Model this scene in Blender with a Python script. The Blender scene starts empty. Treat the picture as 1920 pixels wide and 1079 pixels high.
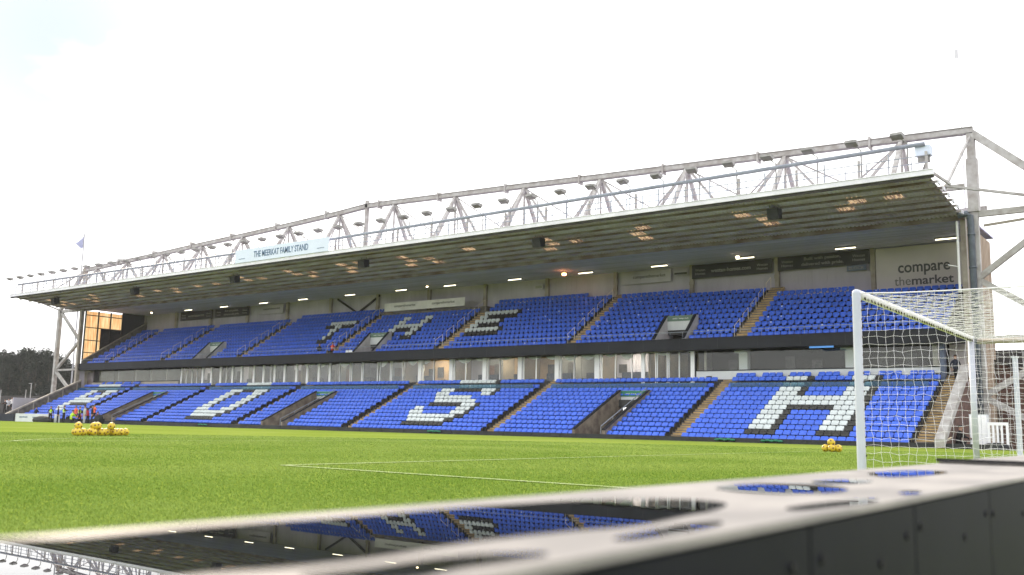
import bpy, bmesh, math, random
import numpy as np
from mathutils import Vector, Matrix
random.seed(7); rng = np.random.default_rng(7)
S = bpy.context.scene; COL = S.collection; PI = math.pi

# ------------------------------------------------------------------ camera, sky, sun, exposure
CAM = (4.0132, -17.022, 0.5723); YAW, PIT, ROL, FPX = 0.64795, 0.1452, 0.0217, 1761.18
def cam_axes():
    cy, sy = math.cos(YAW), math.sin(YAW)
    f = Vector((-sy*math.cos(PIT), cy*math.cos(PIT), math.sin(PIT)))
    r = Vector((cy, sy, 0)); u = r.cross(f); c, s = math.cos(ROL), math.sin(ROL)
    return c*r+s*u, -s*r+c*u, f
AR, AU, AF = cam_axes()
def at(px, py, **k):                      # photo measurement -> world point on a known plane
    d = AR*((px-960)/FPX) + AU*(-(py-539.5)/FPX) + AF
    a, v = list(k.items())[0]; i = 'XYZ'.index(a)
    return Vector(CAM) + d*((v-CAM[i])/d[i])
cd = bpy.data.cameras.new('camera'); cam = bpy.data.objects.new('camera', cd); COL.objects.link(cam)
M = Matrix((AR, AU, -AF)).transposed().to_4x4(); M.translation = Vector(CAM); cam.matrix_world = M
cd.sensor_width = 36; cd.lens = 36*FPX/1920; cd.clip_start = 0.05; cd.clip_end = 2000
cd.dof.use_dof = True; cd.dof.focus_distance = 38; cd.dof.aperture_fstop = 3.4
S.camera = cam
S.view_settings.view_transform = 'Standard'; S.view_settings.look = 'None'
S.view_settings.exposure = 1.55; S.view_settings.gamma = 1
S.render.resolution_x = 1024; S.render.resolution_y = 575
SUN_EL, SUN_AZ = math.radians(24), math.radians(-62)      # azimuth from +Y towards -X: low, behind the far left corner
W = bpy.data.worlds.new('World'); S.world = W; W.use_nodes = True
nt = W.node_tree; nt.nodes.clear(); N = nt.nodes.new; L = nt.links.new
out = N('ShaderNodeOutputWorld'); bg = N('ShaderNodeBackground'); L(bg.outputs[0], out.inputs[0])
sky = N('ShaderNodeTexSky'); sky.sky_type = 'NISHITA'; sky.sun_disc = False
sky.sun_elevation = SUN_EL; sky.sun_rotation = SUN_AZ
sc = N('ShaderNodeVectorMath'); sc.operation = 'SCALE'; L(sky.outputs[0], sc.inputs[0]); sc.inputs['Scale'].default_value = 0.12
tc = N('ShaderNodeTexCoord'); mp = N('ShaderNodeMapping'); mp.inputs['Scale'].default_value = (1.6, 1.6, 3.2)
L(tc.outputs['Generated'], mp.inputs['Vector'])
no = N('ShaderNodeTexNoise'); no.inputs['Scale'].default_value = 2.2; no.inputs['Detail'].default_value = 6; L(mp.outputs[0], no.inputs['Vector'])
cr = N('ShaderNodeValToRGB'); cr.color_ramp.elements[0].position = 0.30; cr.color_ramp.elements[0].color = (0.78,)*3+(1,)
cr.color_ramp.elements[1].position = 0.50; cr.color_ramp.elements[1].color = (1,)*3+(1,); L(no.outputs['Fac'], cr.inputs[0])
mx = N('ShaderNodeMix'); mx.data_type = 'RGBA'; L(cr.outputs[0], mx.inputs['Factor'])
L(sc.outputs[0], mx.inputs['A']); mx.inputs['B'].default_value = (0.72, 0.715, 0.71, 1)
gd = N('ShaderNodeVectorMath'); gd.operation = 'DOT_PRODUCT'; L(tc.outputs['Generated'], gd.inputs[0]); gd.inputs[1].default_value = tuple((at(90, 60, Y=900)-Vector(CAM)).normalized())
g2 = N('ShaderNodeMapRange'); L(gd.outputs['Value'], g2.inputs['Value']); g2.inputs['From Min'].default_value = 0.975; g2.inputs['From Max'].default_value = 1.0; g2.inputs['To Max'].default_value = 1.0
nr_ = N('ShaderNodeMapRange'); L(no.outputs['Fac'], nr_.inputs['Value']); nr_.inputs['From Min'].default_value = 0.35; nr_.inputs['From Max'].default_value = 0.55
nq = N('ShaderNodeMath'); nq.operation = 'MULTIPLY'; L(g2.outputs[0], nq.inputs[0]); L(nr_.outputs[0], nq.inputs[1])
m3 = N('ShaderNodeMix'); m3.data_type = 'RGBA'; L(nq.outputs[0], m3.inputs['Factor']); L(mx.outputs['Result'], m3.inputs['A']); m3.inputs['B'].default_value = (0.305, 0.338, 0.352, 1)     # thin break in the cloud
L(m3.outputs['Result'], bg.inputs['Color']); bg.inputs['Strength'].default_value = 1.0
sl = bpy.data.lights.new('sun', 'SUN'); so = bpy.data.objects.new('sun', sl); COL.objects.link(so)
sl.energy = 1.4; sl.angle = math.radians(10); sl.color = (1.0, 0.82, 0.62)
sd = Vector((math.sin(SUN_AZ)*math.cos(SUN_EL), math.cos(SUN_AZ)*math.cos(SUN_EL), math.sin(SUN_EL)))
so.rotation_euler = (-sd).to_track_quat('-Z', 'Y').to_euler(); so.location = (0, 0, 60)

# ------------------------------------------------------------------ materials
def mat(name, col, rough=0.6, var=0.12, scale=3.0, metal=0.0, bump=0.0, bscale=40, spec=0.5, stretch=(1,1,1), col2=None, lo=0.35, hi=0.65, coat=0.0):
    m = bpy.data.materials.new(name); m.use_nodes = True; t = m.node_tree; b = t.nodes['Principled BSDF']
    b.inputs['Roughness'].default_value = rough; b.inputs['Metallic'].default_value = metal
    b.inputs['Specular IOR Level'].default_value = spec; b.inputs['Coat Weight'].default_value = coat
    g = t.nodes.new('ShaderNodeNewGeometry'); mp = t.nodes.new('ShaderNodeMapping'); mp.inputs['Scale'].default_value = stretch
    t.links.new(g.outputs['Position'], mp.inputs['Vector'])
    n = t.nodes.new('ShaderNodeTexNoise'); n.inputs['Scale'].default_value = scale; n.inputs['Detail'].default_value = 5
    t.links.new(mp.outputs[0], n.inputs['Vector'])
    r = t.nodes.new('ShaderNodeValToRGB'); r.color_ramp.elements[0].position = lo; r.color_ramp.elements[1].position = hi
    c2 = col2 or tuple(c*(1-var) for c in col); c1 = col if col2 else tuple(min(1, c*(1+var)) for c in col)
    r.color_ramp.elements[0].color = (*c2, 1); r.color_ramp.elements[1].color = (*c1, 1)
    t.links.new(n.outputs['Fac'], r.inputs[0]); t.links.new(r.outputs[0], b.inputs['Base Color'])
    if bump:
        n2 = t.nodes.new('ShaderNodeTexNoise'); n2.inputs['Scale'].default_value = bscale; t.links.new(g.outputs['Position'], n2.inputs['Vector'])
        bp = t.nodes.new('ShaderNodeBump'); bp.inputs['Strength'].default_value = bump; t.links.new(n2.outputs['Fac'], bp.inputs['Height']); t.links.new(bp.outputs[0], b.inputs['Normal'])
    return m
def emit(name, col, st):
    m = bpy.data.materials.new(name); m.use_nodes = True; t = m.node_tree; b = t.nodes['Principled BSDF']
    b.inputs['Base Color'].default_value = (*col, 1); b.inputs['Emission Color'].default_value = (*col, 1); b.inputs['Emission Strength'].default_value = st
    return m
def thin(name, tint, gloss, rough=0.02, opacity=0.0, ocol=(0.5,0.6,0.6)):     # thin pane: see-through plus a mirror share
    m = bpy.data.materials.new(name); m.use_nodes = True; t = m.node_tree; t.nodes.clear()
    o = t.nodes.new('ShaderNodeOutputMaterial'); tr = t.nodes.new('ShaderNodeBsdfTransparent'); tr.inputs[0].default_value = (*tint, 1)
    gl = t.nodes.new('ShaderNodeBsdfGlossy'); gl.inputs['Roughness'].default_value = rough
    mx = t.nodes.new('ShaderNodeMixShader'); fr = t.nodes.new('ShaderNodeLayerWeight'); fr.inputs['Blend'].default_value = 0.35
    ma = t.nodes.new('ShaderNodeMath'); ma.operation = 'MULTIPLY_ADD'; ma.inputs[1].default_value = 0.07; ma.inputs[2].default_value = gloss; t.links.new(fr.outputs['Fresnel'], ma.inputs[0])
    t.links.new(ma.outputs[0], mx.inputs[0]); t.links.new(tr.outputs[0], mx.inputs[1]); t.links.new(gl.outputs[0], mx.inputs[2])
    if rough > 0:
        n = t.nodes.new('ShaderNodeTexNoise'); n.inputs['Scale'].default_value = 0.9; bp = t.nodes.new('ShaderNodeBump'); bp.inputs['Strength'].default_value = 0.06; bp.inputs['Distance'].default_value = 0.3
        g = t.nodes.new('ShaderNodeNewGeometry'); t.links.new(g.outputs['Position'], n.inputs['Vector']); t.links.new(n.outputs['Fac'], bp.inputs['Height']); t.links.new(bp.outputs[0], gl.inputs['Normal'])
    last = mx
    if opacity:
        df = t.nodes.new('ShaderNodeBsdfDiffuse'); df.inputs[0].default_value = (*ocol, 1); m2 = t.nodes.new('ShaderNodeMixShader'); m2.inputs[0].default_value = opacity
        t.links.new(mx.outputs[0], m2.inputs[1]); t.links.new(df.outputs[0], m2.inputs[2]); last = m2
    t.links.new(last.outputs[0], o.inputs[0]); return m
def translucent(name, col, col2, stretch):
    m = bpy.data.materials.new(name); m.use_nodes = True; t = m.node_tree; t.nodes.clear()
    o = t.nodes.new('ShaderNodeOutputMaterial'); tr = t.nodes.new('ShaderNodeBsdfTranslucent'); df = t.nodes.new('ShaderNodeBsdfDiffuse'); mx = t.nodes.new('ShaderNodeMixShader'); mx.inputs[0].default_value = 0.25
    g = t.nodes.new('ShaderNodeNewGeometry'); mp = t.nodes.new('ShaderNodeMapping'); mp.inputs['Scale'].default_value = stretch
    n = t.nodes.new('ShaderNodeTexNoise'); n.inputs['Scale'].default_value = 1.5; n.inputs['Detail'].default_value = 4
    r = t.nodes.new('ShaderNodeValToRGB'); r.color_ramp.elements[0].position = 0.4; r.color_ramp.elements[1].position = 0.6
    r.color_ramp.elements[0].color = (*col2, 1); r.color_ramp.elements[1].color = (*col, 1)
    t.links.new(g.outputs['Position'], mp.inputs[0]); t.links.new(mp.outputs[0], n.inputs['Vector']); t.links.new(n.outputs['Fac'], r.inputs[0])
    for x in (tr, df): t.links.new(r.outputs[0], x.inputs[0])
    t.links.new(tr.outputs[0], mx.inputs[1]); t.links.new(df.outputs[0], mx.inputs[2]); t.links.new(mx.outputs[0], o.inputs[0]); return m
MT = dict(
 blue=mat('seat_blue', (0.042, 0.135, 0.72), 0.38, 0.10, 1.3), fadedblue=mat('seat_faded', (0.085, 0.19, 0.66), 0.55, 0.15, 4), white=mat('seat_white', (0.62, 0.68, 0.70), 0.4, 0.08, 1.5), black=mat('seat_black', (0.018, 0.018, 0.016), 0.45, 0.3, 2),
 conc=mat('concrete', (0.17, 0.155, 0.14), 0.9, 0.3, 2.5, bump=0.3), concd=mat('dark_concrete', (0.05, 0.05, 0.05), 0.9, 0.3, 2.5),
 block=mat('stained_block_wall', (0.30, 0.26, 0.21), 0.9, scale=1.6, col2=(0.15, 0.115, 0.10), bump=0.4),
 tan=mat('yellow_step', (0.44, 0.31, 0.14), 0.8, 0.25, 2.0), blackwall=mat('black_wall', (0.018, 0.020, 0.022), 0.6, 0.3, 1.0),
 fascia=mat('fascia_charcoal', (0.016, 0.018, 0.024), 0.6, 0.15, 0.6, spec=0.25), cladd=mat('cream_cladding', (0.50, 0.475, 0.56), 0.75, 0.10, 0.7, stretch=(1,1,0.3)),
 clad2=mat('pale_end_wall', (0.50, 0.40, 0.31), 0.75, scale=1.2, stretch=(1, 1, 0.15), col2=(0.34, 0.26, 0.20)),
 steelc=mat('cream_steel', (0.44, 0.40, 0.35), 0.6, scale=1.5, col2=(0.30, 0.26, 0.22)), steelw=mat('pale_steel', (0.45, 0.445, 0.44), 0.55, scale=2.2, col2=(0.30, 0.28, 0.265)), flange=mat('dark_flange', (0.24, 0.23, 0.22), 0.6, 0.2, 2.0),
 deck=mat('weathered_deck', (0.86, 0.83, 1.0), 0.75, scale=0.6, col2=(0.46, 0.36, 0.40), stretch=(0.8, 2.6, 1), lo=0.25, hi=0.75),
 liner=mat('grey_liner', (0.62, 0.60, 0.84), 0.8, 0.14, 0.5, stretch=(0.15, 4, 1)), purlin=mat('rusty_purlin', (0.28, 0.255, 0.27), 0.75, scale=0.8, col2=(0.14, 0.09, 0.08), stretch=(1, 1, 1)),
 trim=mat('white_trim', (0.74, 0.74, 0.82), 0.5, 0.08, 1.0), rail=mat('galvanised_rail', (0.27, 0.30, 0.36), 0.5, 0.1, 2), handr=mat('pale_handrail', (0.80, 0.70, 0.54), 0.5, 0.1, 2),
 frame=mat('white_frame', (0.86, 0.87, 0.90), 0.4, 0.05, 1), sill=mat('white_sill', (0.62, 0.65, 0.68), 0.6, 0.06, 0.8), sillb=mat('beige_sill', (0.42, 0.38, 0.33), 0.7, 0.08, 0.8),
 glass=thin('window_glass', (0.93, 0.95, 0.94), 0.03), balu=thin('teal_screen', (0.52, 0.68, 0.72), 0.03, 0.0, 0.24, (0.05, 0.17, 0.30)),
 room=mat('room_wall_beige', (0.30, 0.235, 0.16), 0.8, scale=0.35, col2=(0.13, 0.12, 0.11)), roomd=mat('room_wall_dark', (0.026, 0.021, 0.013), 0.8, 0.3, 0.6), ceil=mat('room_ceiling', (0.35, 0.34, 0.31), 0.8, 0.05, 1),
 sofa=mat('sofa_fabric', (0.025, 0.035, 0.06), 0.8, 0.2, 3), door=mat('room_door', (0.10, 0.045, 0.025), 0.5, 0.2, 2), pic=mat('picture', (0.05, 0.045, 0.04), 0.4, 0.5, 3), carpet=mat('carpet', (0.05, 0.06, 0.09), 0.9, 0.2, 3),
 post=mat('goal_white', (0.50, 0.53, 0.63), 0.35, 0.05, 2), net=mat('net_white', (0.80, 0.79, 0.84), 0.7, 0.08, 5), clip=mat('clip_dark', (0.06, 0.045, 0.03), 0.6, 0.2, 5),
 yel=mat('ball_yellow', (0.56, 0.40, 0.025), 0.4, 0.05, 8), balld=mat('ball_marks', (0.10, 0.035, 0.02), 0.45, 0.2, 8), ballw=mat('ball_white', (0.6, 0.5, 0.3), 0.4, 0.1, 8),
 sign=mat('sign_pale_blue', (0.64, 0.72, 0.86), 0.5, 0.03, 1), ink=mat('sign_ink', (0.10, 0.17, 0.28), 0.6, 0.05, 1), dark=mat('board_charcoal', (0.035, 0.035, 0.038), 0.6, 0.1, 1), grey=mat('faded_lettering', (0.36, 0.36, 0.35), 0.6, 0.1, 1),
 greyl=mat('banner_grey', (0.80, 0.79, 0.80), 0.6, 0.1, 0.8), cmt=mat('sign_offwhite', (0.60, 0.56, 0.58), 0.7, 0.05, 0.6), ctxt=mat('sign_grey_letter', (0.075, 0.075, 0.085), 0.6, 0.05, 1), ctxl=mat('sign_light_letter', (0.17, 0.17, 0.16), 0.6, 0.05, 1),
 vomgrey=mat('pale_render', (0.55, 0.53, 0.56), 0.85, 0.15, 1.2), green2=mat('dull_green_sign', (0.10, 0.17, 0.135), 0.5, 0.1, 2), green=mat('green_sign', (0.02, 0.17, 0.10), 0.5, 0.1, 2), bsign=mat('blue_sign', (0.10, 0.13, 0.20), 0.5, 0.1, 2), pipe=mat('blue_grey_pipe', (0.085, 0.105, 0.13), 0.5, 0.2, 3, bump=0.3),
 brick=mat('brick_red', (0.150, 0.080, 0.062), 0.85, scale=3.5, col2=(0.075, 0.045, 0.038), bump=0.3), slat=mat('dark_slats', (0.04, 0.035, 0.033), 0.8, 0.3, 2), 
 lampm=mat('lamp_metal', (0.25, 0.245, 0.24), 0.5, 0.2, 4), lampg=mat('lamp_lens', (0.18, 0.18, 0.17), 0.15, 0.1, 4), spk=mat('speaker_grille', (0.02, 0.022, 0.025), 0.7, 0.1, 4), tube=emit('strip_tube', (1.0, 0.93, 0.66), 1.6), 
 hot=emit('orange_lamp', (1.0, 0.36, 0.12), 9), warm=emit('warm_lamp', (1.0, 0.80, 0.50), 3), roomlit=emit('room_lamp', (1.0, 0.88, 0.68), 16.0), roomlit2=emit('dim_room_lamp', (1.0, 0.88, 0.68), 4.0), bluelit=emit('blue_lit_sign', (0.08, 0.25, 0.60), 0.25),
 bark=mat('bark', (0.07, 0.055, 0.04), 0.9, 0.2, 3), bridge=mat('terrace_grey', (0.18, 0.18, 0.18), 0.8, 0.2, 1),
 skin=mat('skin', (0.42, 0.24, 0.17), 0.6, 0.05, 5), hair=mat('hair_dark', (0.03, 0.02, 0.015), 0.7, 0.2, 9), navy=mat('navy_cloth', (0.014, 0.018, 0.035), 0.85, 0.2, 6), blk=mat('black_cloth', (0.010, 0.010, 0.012), 0.85, 0.2, 6), 
 hiv=mat('hi_vis_yellow', (0.48, 0.72, 0.04), 0.7, 0.08, 6), ora=mat('orange_cloth', (0.85, 0.16, 0.07), 0.7, 0.08, 6), lgrey=mat('light_cloth', (0.45, 0.46, 0.50), 0.8, 0.1, 6), red=mat('red_cloth', (0.45, 0.03, 0.04), 0.8, 0.1, 6), refl=mat('reflective_band', (0.6, 0.62, 0.62), 0.4, 0.05, 6),
 flag=mat('flag_cloth', (0.40, 0.42, 0.62), 0.8, 0.2, 3), polew=mat('flagpole_white', (0.34, 0.34, 0.37), 0.4, 0.03, 2), wetbox=mat('black_fabric', (0.014, 0.016, 0.018), 0.8, 0.3, 3),
)
MT['glaze'] = translucent('yellowed_sheet', (1.0, 0.93, 0.74), (0.86, 0.62, 0.38), (1, 5, 0.35))
MT['rlight'] = translucent('rooflight_sheet', (0.62, 0.46, 0.28), (0.14, 0.09, 0.065), (11, 0.8, 1))

# ------------------------------------------------------------------ mesh building
class MB:
    def __init__(s): s.v = []; s.f = []; s.m = []
    def add(s, vs, fs, m=0):
        o = len(s.v); s.v += [tuple(v) for v in vs]; s.f += [tuple(i+o for i in f) for f in fs]; s.m += [m]*len(fs)
    def box(s, x0, x1, y0, y1, z0, z1, m=0):
        s.add([(x0,y0,z0),(x1,y0,z0),(x1,y1,z0),(x0,y1,z0),(x0,y0,z1),(x1,y0,z1),(x1,y1,z1),(x0,y1,z1)],
              [(0,3,2,1),(4,5,6,7),(0,1,5,4),(1,2,6,5),(2,3,7,6),(3,0,4,7)], m)
    def beam(s, a, b, w, h, m=0, up=(0,0,1)):
        a, b = Vector(a), Vector(b); d = (b-a).normalized(); u = Vector(up)
        if abs(d.dot(u)) > 0.98: u = Vector((0,1,0))
        r = d.cross(u).normalized(); u = r.cross(d).normalized(); vs = []
        for p in (a, b):
            for i, j in ((-1,-1),(1,-1),(1,1),(-1,1)): vs.append(p+r*(i*w/2)+u*(j*h/2))
        s.add(vs, [(0,1,2,3),(7,6,5,4),(0,4,5,1),(1,5,6,2),(2,6,7,3),(3,7,4,0)], m)
    def tube(s, pts, r, n=6, m=0, cap=True):
        pts = [Vector(p) for p in pts]; rs = r if isinstance(r, (list, tuple)) else [r]*len(pts); vs = []; fs = []
        for k, p in enumerate(pts):
            d = (pts[min(k+1, len(pts)-1)]-pts[max(k-1, 0)]).normalized(); u = Vector((0,0,1)) if abs(d.z) < 0.95 else Vector((0,1,0))
            q = d.cross(u).normalized(); u = q.cross(d)
            for i in range(n): a = 2*PI*i/n; vs.append(p+q*(math.cos(a)*rs[k])+u*(math.sin(a)*rs[k]))
        for k in range(len(pts)-1):
            for i in range(n): j = (i+1) % n; fs.append((k*n+i, k*n+j, (k+1)*n+j, (k+1)*n+i))
        if cap: fs.append(tuple(range(n-1, -1, -1))); fs.append(tuple(range((len(pts)-1)*n, len(pts)*n)))
        s.add(vs, fs, m)
    def prism_x(s, poly, x0, x1, m=0):     # polygon in (y, z) extruded along x
        n = len(poly); vs = [(x0, y, z) for y, z in poly]+[(x1, y, z) for y, z in poly]
        s.add(vs, [tuple(range(n-1, -1, -1)), tuple(range(n, 2*n))]+[(i, (i+1) % n, n+(i+1) % n, n+i) for i in range(n)], m)
    def prism(s, poly, d, m=0):            # 3d polygon extruded by vector d
        n = len(poly); vs = [Vector(p) for p in poly]; vs += [v+Vector(d) for v in vs]
        s.add(vs, [tuple(range(n-1, -1, -1)), tuple(range(n, 2*n))]+[(i, (i+1) % n, n+(i+1) % n, n+i) for i in range(n)], m)
    def ball(s, c, r, m=0, nu=10, nv=7, sc=(1,1,1)):
        vs = []; fs = []
        for j in range(nv+1):
            t = PI*j/nv
            for i in range(nu): a = 2*PI*i/nu; vs.append((c[0]+r*sc[0]*math.sin(t)*math.cos(a), c[1]+r*sc[1]*math.sin(t)*math.sin(a), c[2]+r*sc[2]*math.cos(t)))
        for j in range(nv):
            for i in range(nu): k = (i+1) % nu; fs.append((j*nu+i, (j+1)*nu+i, (j+1)*nu+k, j*nu+k))
        s.add(vs, fs, m)
def wloc(o):
    v = Vector((0,0,0))
    while o: v += o.location; o = o.parent
    return v
def tag(o, label=None, cat=None, group=None, kind=None):
    if label: o['label'] = label
    if cat: o['category'] = cat
    if group: o['group'] = group
    if kind: o['kind'] = kind
    return o
def setmesh(name, v, f, mats, mi=None, smooth=False):
    me = bpy.data.meshes.new(name); me.from_pydata([tuple(x) for x in v], [], f)
    for m in mats: me.materials.append(m)
    if mi is not None: me.polygons.foreach_set('material_index', np.array(mi, dtype=np.int32))
    if smooth: me.polygons.foreach_set('use_smooth', np.ones(len(me.polygons), dtype=bool))
    me.update(); return me
def build(name, mb, mats, parent=None, smooth=False):
    mats = mats if isinstance(mats, (list, tuple)) else [mats]; mats = [MT[m] if isinstance(m, str) else m for m in mats]
    v = np.array(mb.v, dtype=float).reshape(-1, 3)
    if parent is not None: o0 = np.array(wloc(parent)); loc = (0,0,0)
    else: o0 = np.array([(v[:,0].min()+v[:,0].max())/2, (v[:,1].min()+v[:,1].max())/2, v[:,2].min()]); loc = tuple(o0)
    o = bpy.data.objects.new(name, setmesh(name, v-o0, mb.f, mats, mb.m, smooth)); COL.objects.link(o); o.location = loc
    if parent is not None: o.parent = parent
    return o
def empty(name, loc, label=None, cat=None, group=None):
    o = bpy.data.objects.new(name, None); COL.objects.link(o); o.location = loc; o.empty_display_size = 0.3
    return tag(o, label, cat, group)
def copy_tree(o, parent=None):
    c = o.copy(); COL.objects.link(c); c.parent = parent
    for ch in [x for x in bpy.data.objects if x.parent == o]: copy_tree(ch, c)
    return c
def nth(n): return f"{n}{'th' if 10 <= n % 100 <= 20 else {1:'st',2:'nd',3:'rd'}.get(n % 10, 'th')}"
def text(name, s, size_w, size_h, origin, m, parent, dirx=(1,0,0), upz=(0,0,1), bold=0.0, depth=0.01, align='CENTER'):
    cu = bpy.data.curves.new(name, 'FONT'); cu.body = s; cu.align_x = align; cu.align_y = 'CENTER'; cu.offset = bold; cu.extrude = 0.02
    to = bpy.data.objects.new(name, cu); COL.objects.link(to); bpy.context.view_layer.update()
    me = bpy.data.meshes.new_from_object(to.evaluated_get(bpy.context.evaluated_depsgraph_get())); bpy.data.objects.remove(to)
    v = np.array([tuple(x.co) for x in me.vertices]); w = v[:,0].max()-v[:,0].min(); h = v[:,1].max()-v[:,1].min(); cx = (v[:,0].max()+v[:,0].min())/2; cy = (v[:,1].max()+v[:,1].min())/2
    sx = size_w/w; sy = size_h/h if size_h else sx
    ux, uz = Vector(dirx), Vector(upz); nn = ux.cross(uz)
    o0 = Vector(origin)-wloc(parent)
    me.vertices.foreach_set('co', np.array([tuple(o0+ux*((x-cx)*sx)+uz*((y-cy)*sy)+nn*(z/0.02*depth)) for x, y, z in v]).ravel())
    me.materials.clear(); me.materials.append(MT[m] if isinstance(m, str) else m); me.update()
    o = bpy.data.objects.new(name, me); COL.objects.link(o); o.parent = parent; return o

# ------------------------------------------------------------------ ground and pitch
def gz(x, y):
    s = min(1.4, max(0, (y-14)/20)); t = min(1, max(0, (-x-10)/90)); return -(0.13+0.16*t)*s*s
def grass_mat():
    m = bpy.data.materials.new('pitch_grass'); m.use_nodes = True; t = m.node_tree; b = t.nodes['Principled BSDF']; b.inputs['Roughness'].default_value = 1.0; b.inputs['Specular IOR Level'].default_value = 0.0
    g = t.nodes.new('ShaderNodeNewGeometry')
    def noise(s, d, st=(1,1,1)):
        mp = t.nodes.new('ShaderNodeMapping'); mp.inputs['Scale'].default_value = st; t.links.new(g.outputs['Position'], mp.inputs[0])
        n = t.nodes.new('ShaderNodeTexNoise'); n.inputs['Scale'].default_value = s; n.inputs['Detail'].default_value = d; t.links.new(mp.outputs[0], n.inputs['Vector']); return n
    a = noise(0.16, 3); c = noise(14, 5); e = noise(90, 2)
    r = t.nodes.new('ShaderNodeValToRGB'); r.color_ramp.elements[0].position = 0.3; r.color_ramp.elements[1].position = 0.7
    r.color_ramp.elements[0].color = (0.175, 0.245, 0.036, 1); r.color_ramp.elements[1].color = (0.240, 0.305, 0.066, 1); t.links.new(a.outputs['Fac'], r.inputs[0])
    r2 = t.nodes.new('ShaderNodeValToRGB'); r2.color_ramp.elements[0].position = 0.3; r2.color_ramp.elements[1].position = 0.7
    r2.color_ramp.elements[0].color = (0.62, 0.66, 0.5, 1); r2.color_ramp.elements[1].color = (1.22, 1.15, 1.2, 1); t.links.new(c.outputs['Fac'], r2.inputs[0])
    m1 = t.nodes.new('ShaderNodeMix'); m1.data_type = 'RGBA'; m1.blend_type = 'MULTIPLY'; m1.inputs['Factor'].default_value = 0.8
    t.links.new(r.outputs[0], m1.inputs['A']); t.links.new(r2.outputs[0], m1.inputs['B']); t.links.new(m1.outputs['Result'], b.inputs['Base Color'])
    bp = t.nodes.new('ShaderNodeBump'); bp.inputs['Strength'].default_value = 0.5; bp.inputs['Distance'].default_value = 0.02; t.links.new(e.outputs['Fac'], bp.inputs['Height']); t.links.new(bp.outputs[0], b.inputs['Normal'])
    return m
MT['grass'] = grass_mat()
xs = [-900, -300, -200, -150]+list(range(-130, 21, 5))+[60, 300, 900]; ys = [-900, -200, -60]+list(range(-30, 61, 2))+[80, 150, 400, 900]
def isg(x, y): return -112 <= x <= 4.9 and -40 <= y <= 35.9
mb = MB(); vs = [(x, y, gz(x, y)) for y in ys for x in xs]; n = len(xs)
cells = [(j, i) for j in range(len(ys)-1) for i in range(n-1)]; q4 = lambda j, i: (j*n+i, j*n+i+1, (j+1)*n+i+1, (j+1)*n+i)
mb.add(vs, [q4(j, i) for j, i in cells if isg((xs[i]+xs[i+1])/2, (ys[j]+ys[j+1])/2)])
g = build('grass_pitch', mb, 'grass', smooth=True); tag(g, kind='structure')
mb = MB(); mb.add(vs, [q4(j, i) for j, i in cells if not isg((xs[i]+xs[i+1])/2, (ys[j]+ys[j+1])/2)])
MT['asph'] = mat('asphalt', (0.075, 0.072, 0.070), 1.0, scale=1.5, col2=(0.045, 0.045, 0.045), spec=0.0); tag(build('ground', mb, 'asph', smooth=True), kind='structure')
def line_mat():
    m = mat('chalk', (0.36, 0.43, 0.22), 0.9, scale=16, col2=(0.22, 0.30, 0.08), lo=0.42, hi=0.66); return m
MT['chalk'] = line_mat()
mb = MB()
def mark(x0, y0, x1, y1, w=0.085):
    n = max(1, int(math.hypot(x1-x0, y1-y0)/2)); dx, dy = x1-x0, y1-y0; l = math.hypot(dx, dy); nx, ny = -dy/l*w/2, dx/l*w/2; vs = []
    for i in range(n+1):
        x, y = x0+dx*i/n, y0+dy*i/n; z = gz(x, y)+0.012; vs += [(x+nx, y+ny, z), (x-nx, y-ny, z)]
    mb.add(vs, [(2*i, 2*i+1, 2*i+3, 2*i+2) for i in range(n)])
mark(0, -32, 0, 32, .12); mark(-5.5, -9.16, -5.5, 9.16); mark(-5.5, -9.16, -0.06, -9.16); mark(-5.5, 9.16, -0.06, 9.16)
mark(-16.5, -20.16, -16.5, 20.16); mark(-16.5, -20.16, -0.06, -20.16); mark(-16.5, 20.16, -0.06, 20.16)
for k in range(24):
    a0, a1 = math.radians(-53+106*k/24), math.radians(-53+106*(k+1)/24)
    mark(-11-9.15*math.cos(a0), 9.15*math.sin(a0), -11-9.15*math.cos(a1), 9.15*math.sin(a1))
mark(-102.5, 32, 0.06, 32); mark(-51, -32, -51, 32)
tag(build('pitch_markings', mb, 'chalk'), kind='structure')
# short blades standing on the nearer grass
nb = 750000
d = np.exp(rng.uniform(math.log(2.2), math.log(34), nb)); az = -YAW+rng.uniform(-0.66, 0.66, nb)
bx = CAM[0]+d*np.sin(az); by = CAM[1]+d*np.cos(az); keep = bx < 3.1; bx, by, d = bx[keep], by[keep], d[keep]; nb = len(bx)
hh = rng.uniform(0.007, 0.016, nb)*(0.9+d/40); ww = rng.uniform(0.0012, 0.0024, nb)*(0.7+d/4.5); ang = rng.uniform(0, 2*PI, nb); ln = rng.uniform(0.2, 0.9, nb)*hh; la = rng.uniform(0, 2*PI, nb)
v = np.zeros((nb, 3, 3)); v[:,0,0] = bx-np.cos(ang)*ww; v[:,0,1] = by-np.sin(ang)*ww; v[:,1,0] = bx+np.cos(ang)*ww; v[:,1,1] = by+np.sin(ang)*ww
v[:,2,0] = bx+np.cos(la)*ln; v[:,2,1] = by+np.sin(la)*ln; v[:,2,2] = hh; v[:,0:2,2] = 0.0
g14 = np.array([gz(x, y) for x, y in zip(bx, by)]); v[:,:,2] += g14[:,None]
me = bpy.data.meshes.new('grass_blades'); me.vertices.add(nb*3); me.vertices.foreach_set('co', v.ravel()); me.loops.add(nb*3); me.loops.foreach_set('vertex_index', np.arange(nb*3, dtype=np.int32))
me.polygons.add(nb); me.polygons.foreach_set('loop_start', np.arange(0, nb*3, 3, dtype=np.int32)); me.polygons.foreach_set('loop_total', np.full(nb, 3, dtype=np.int32)); me.update(); me.validate()
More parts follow.
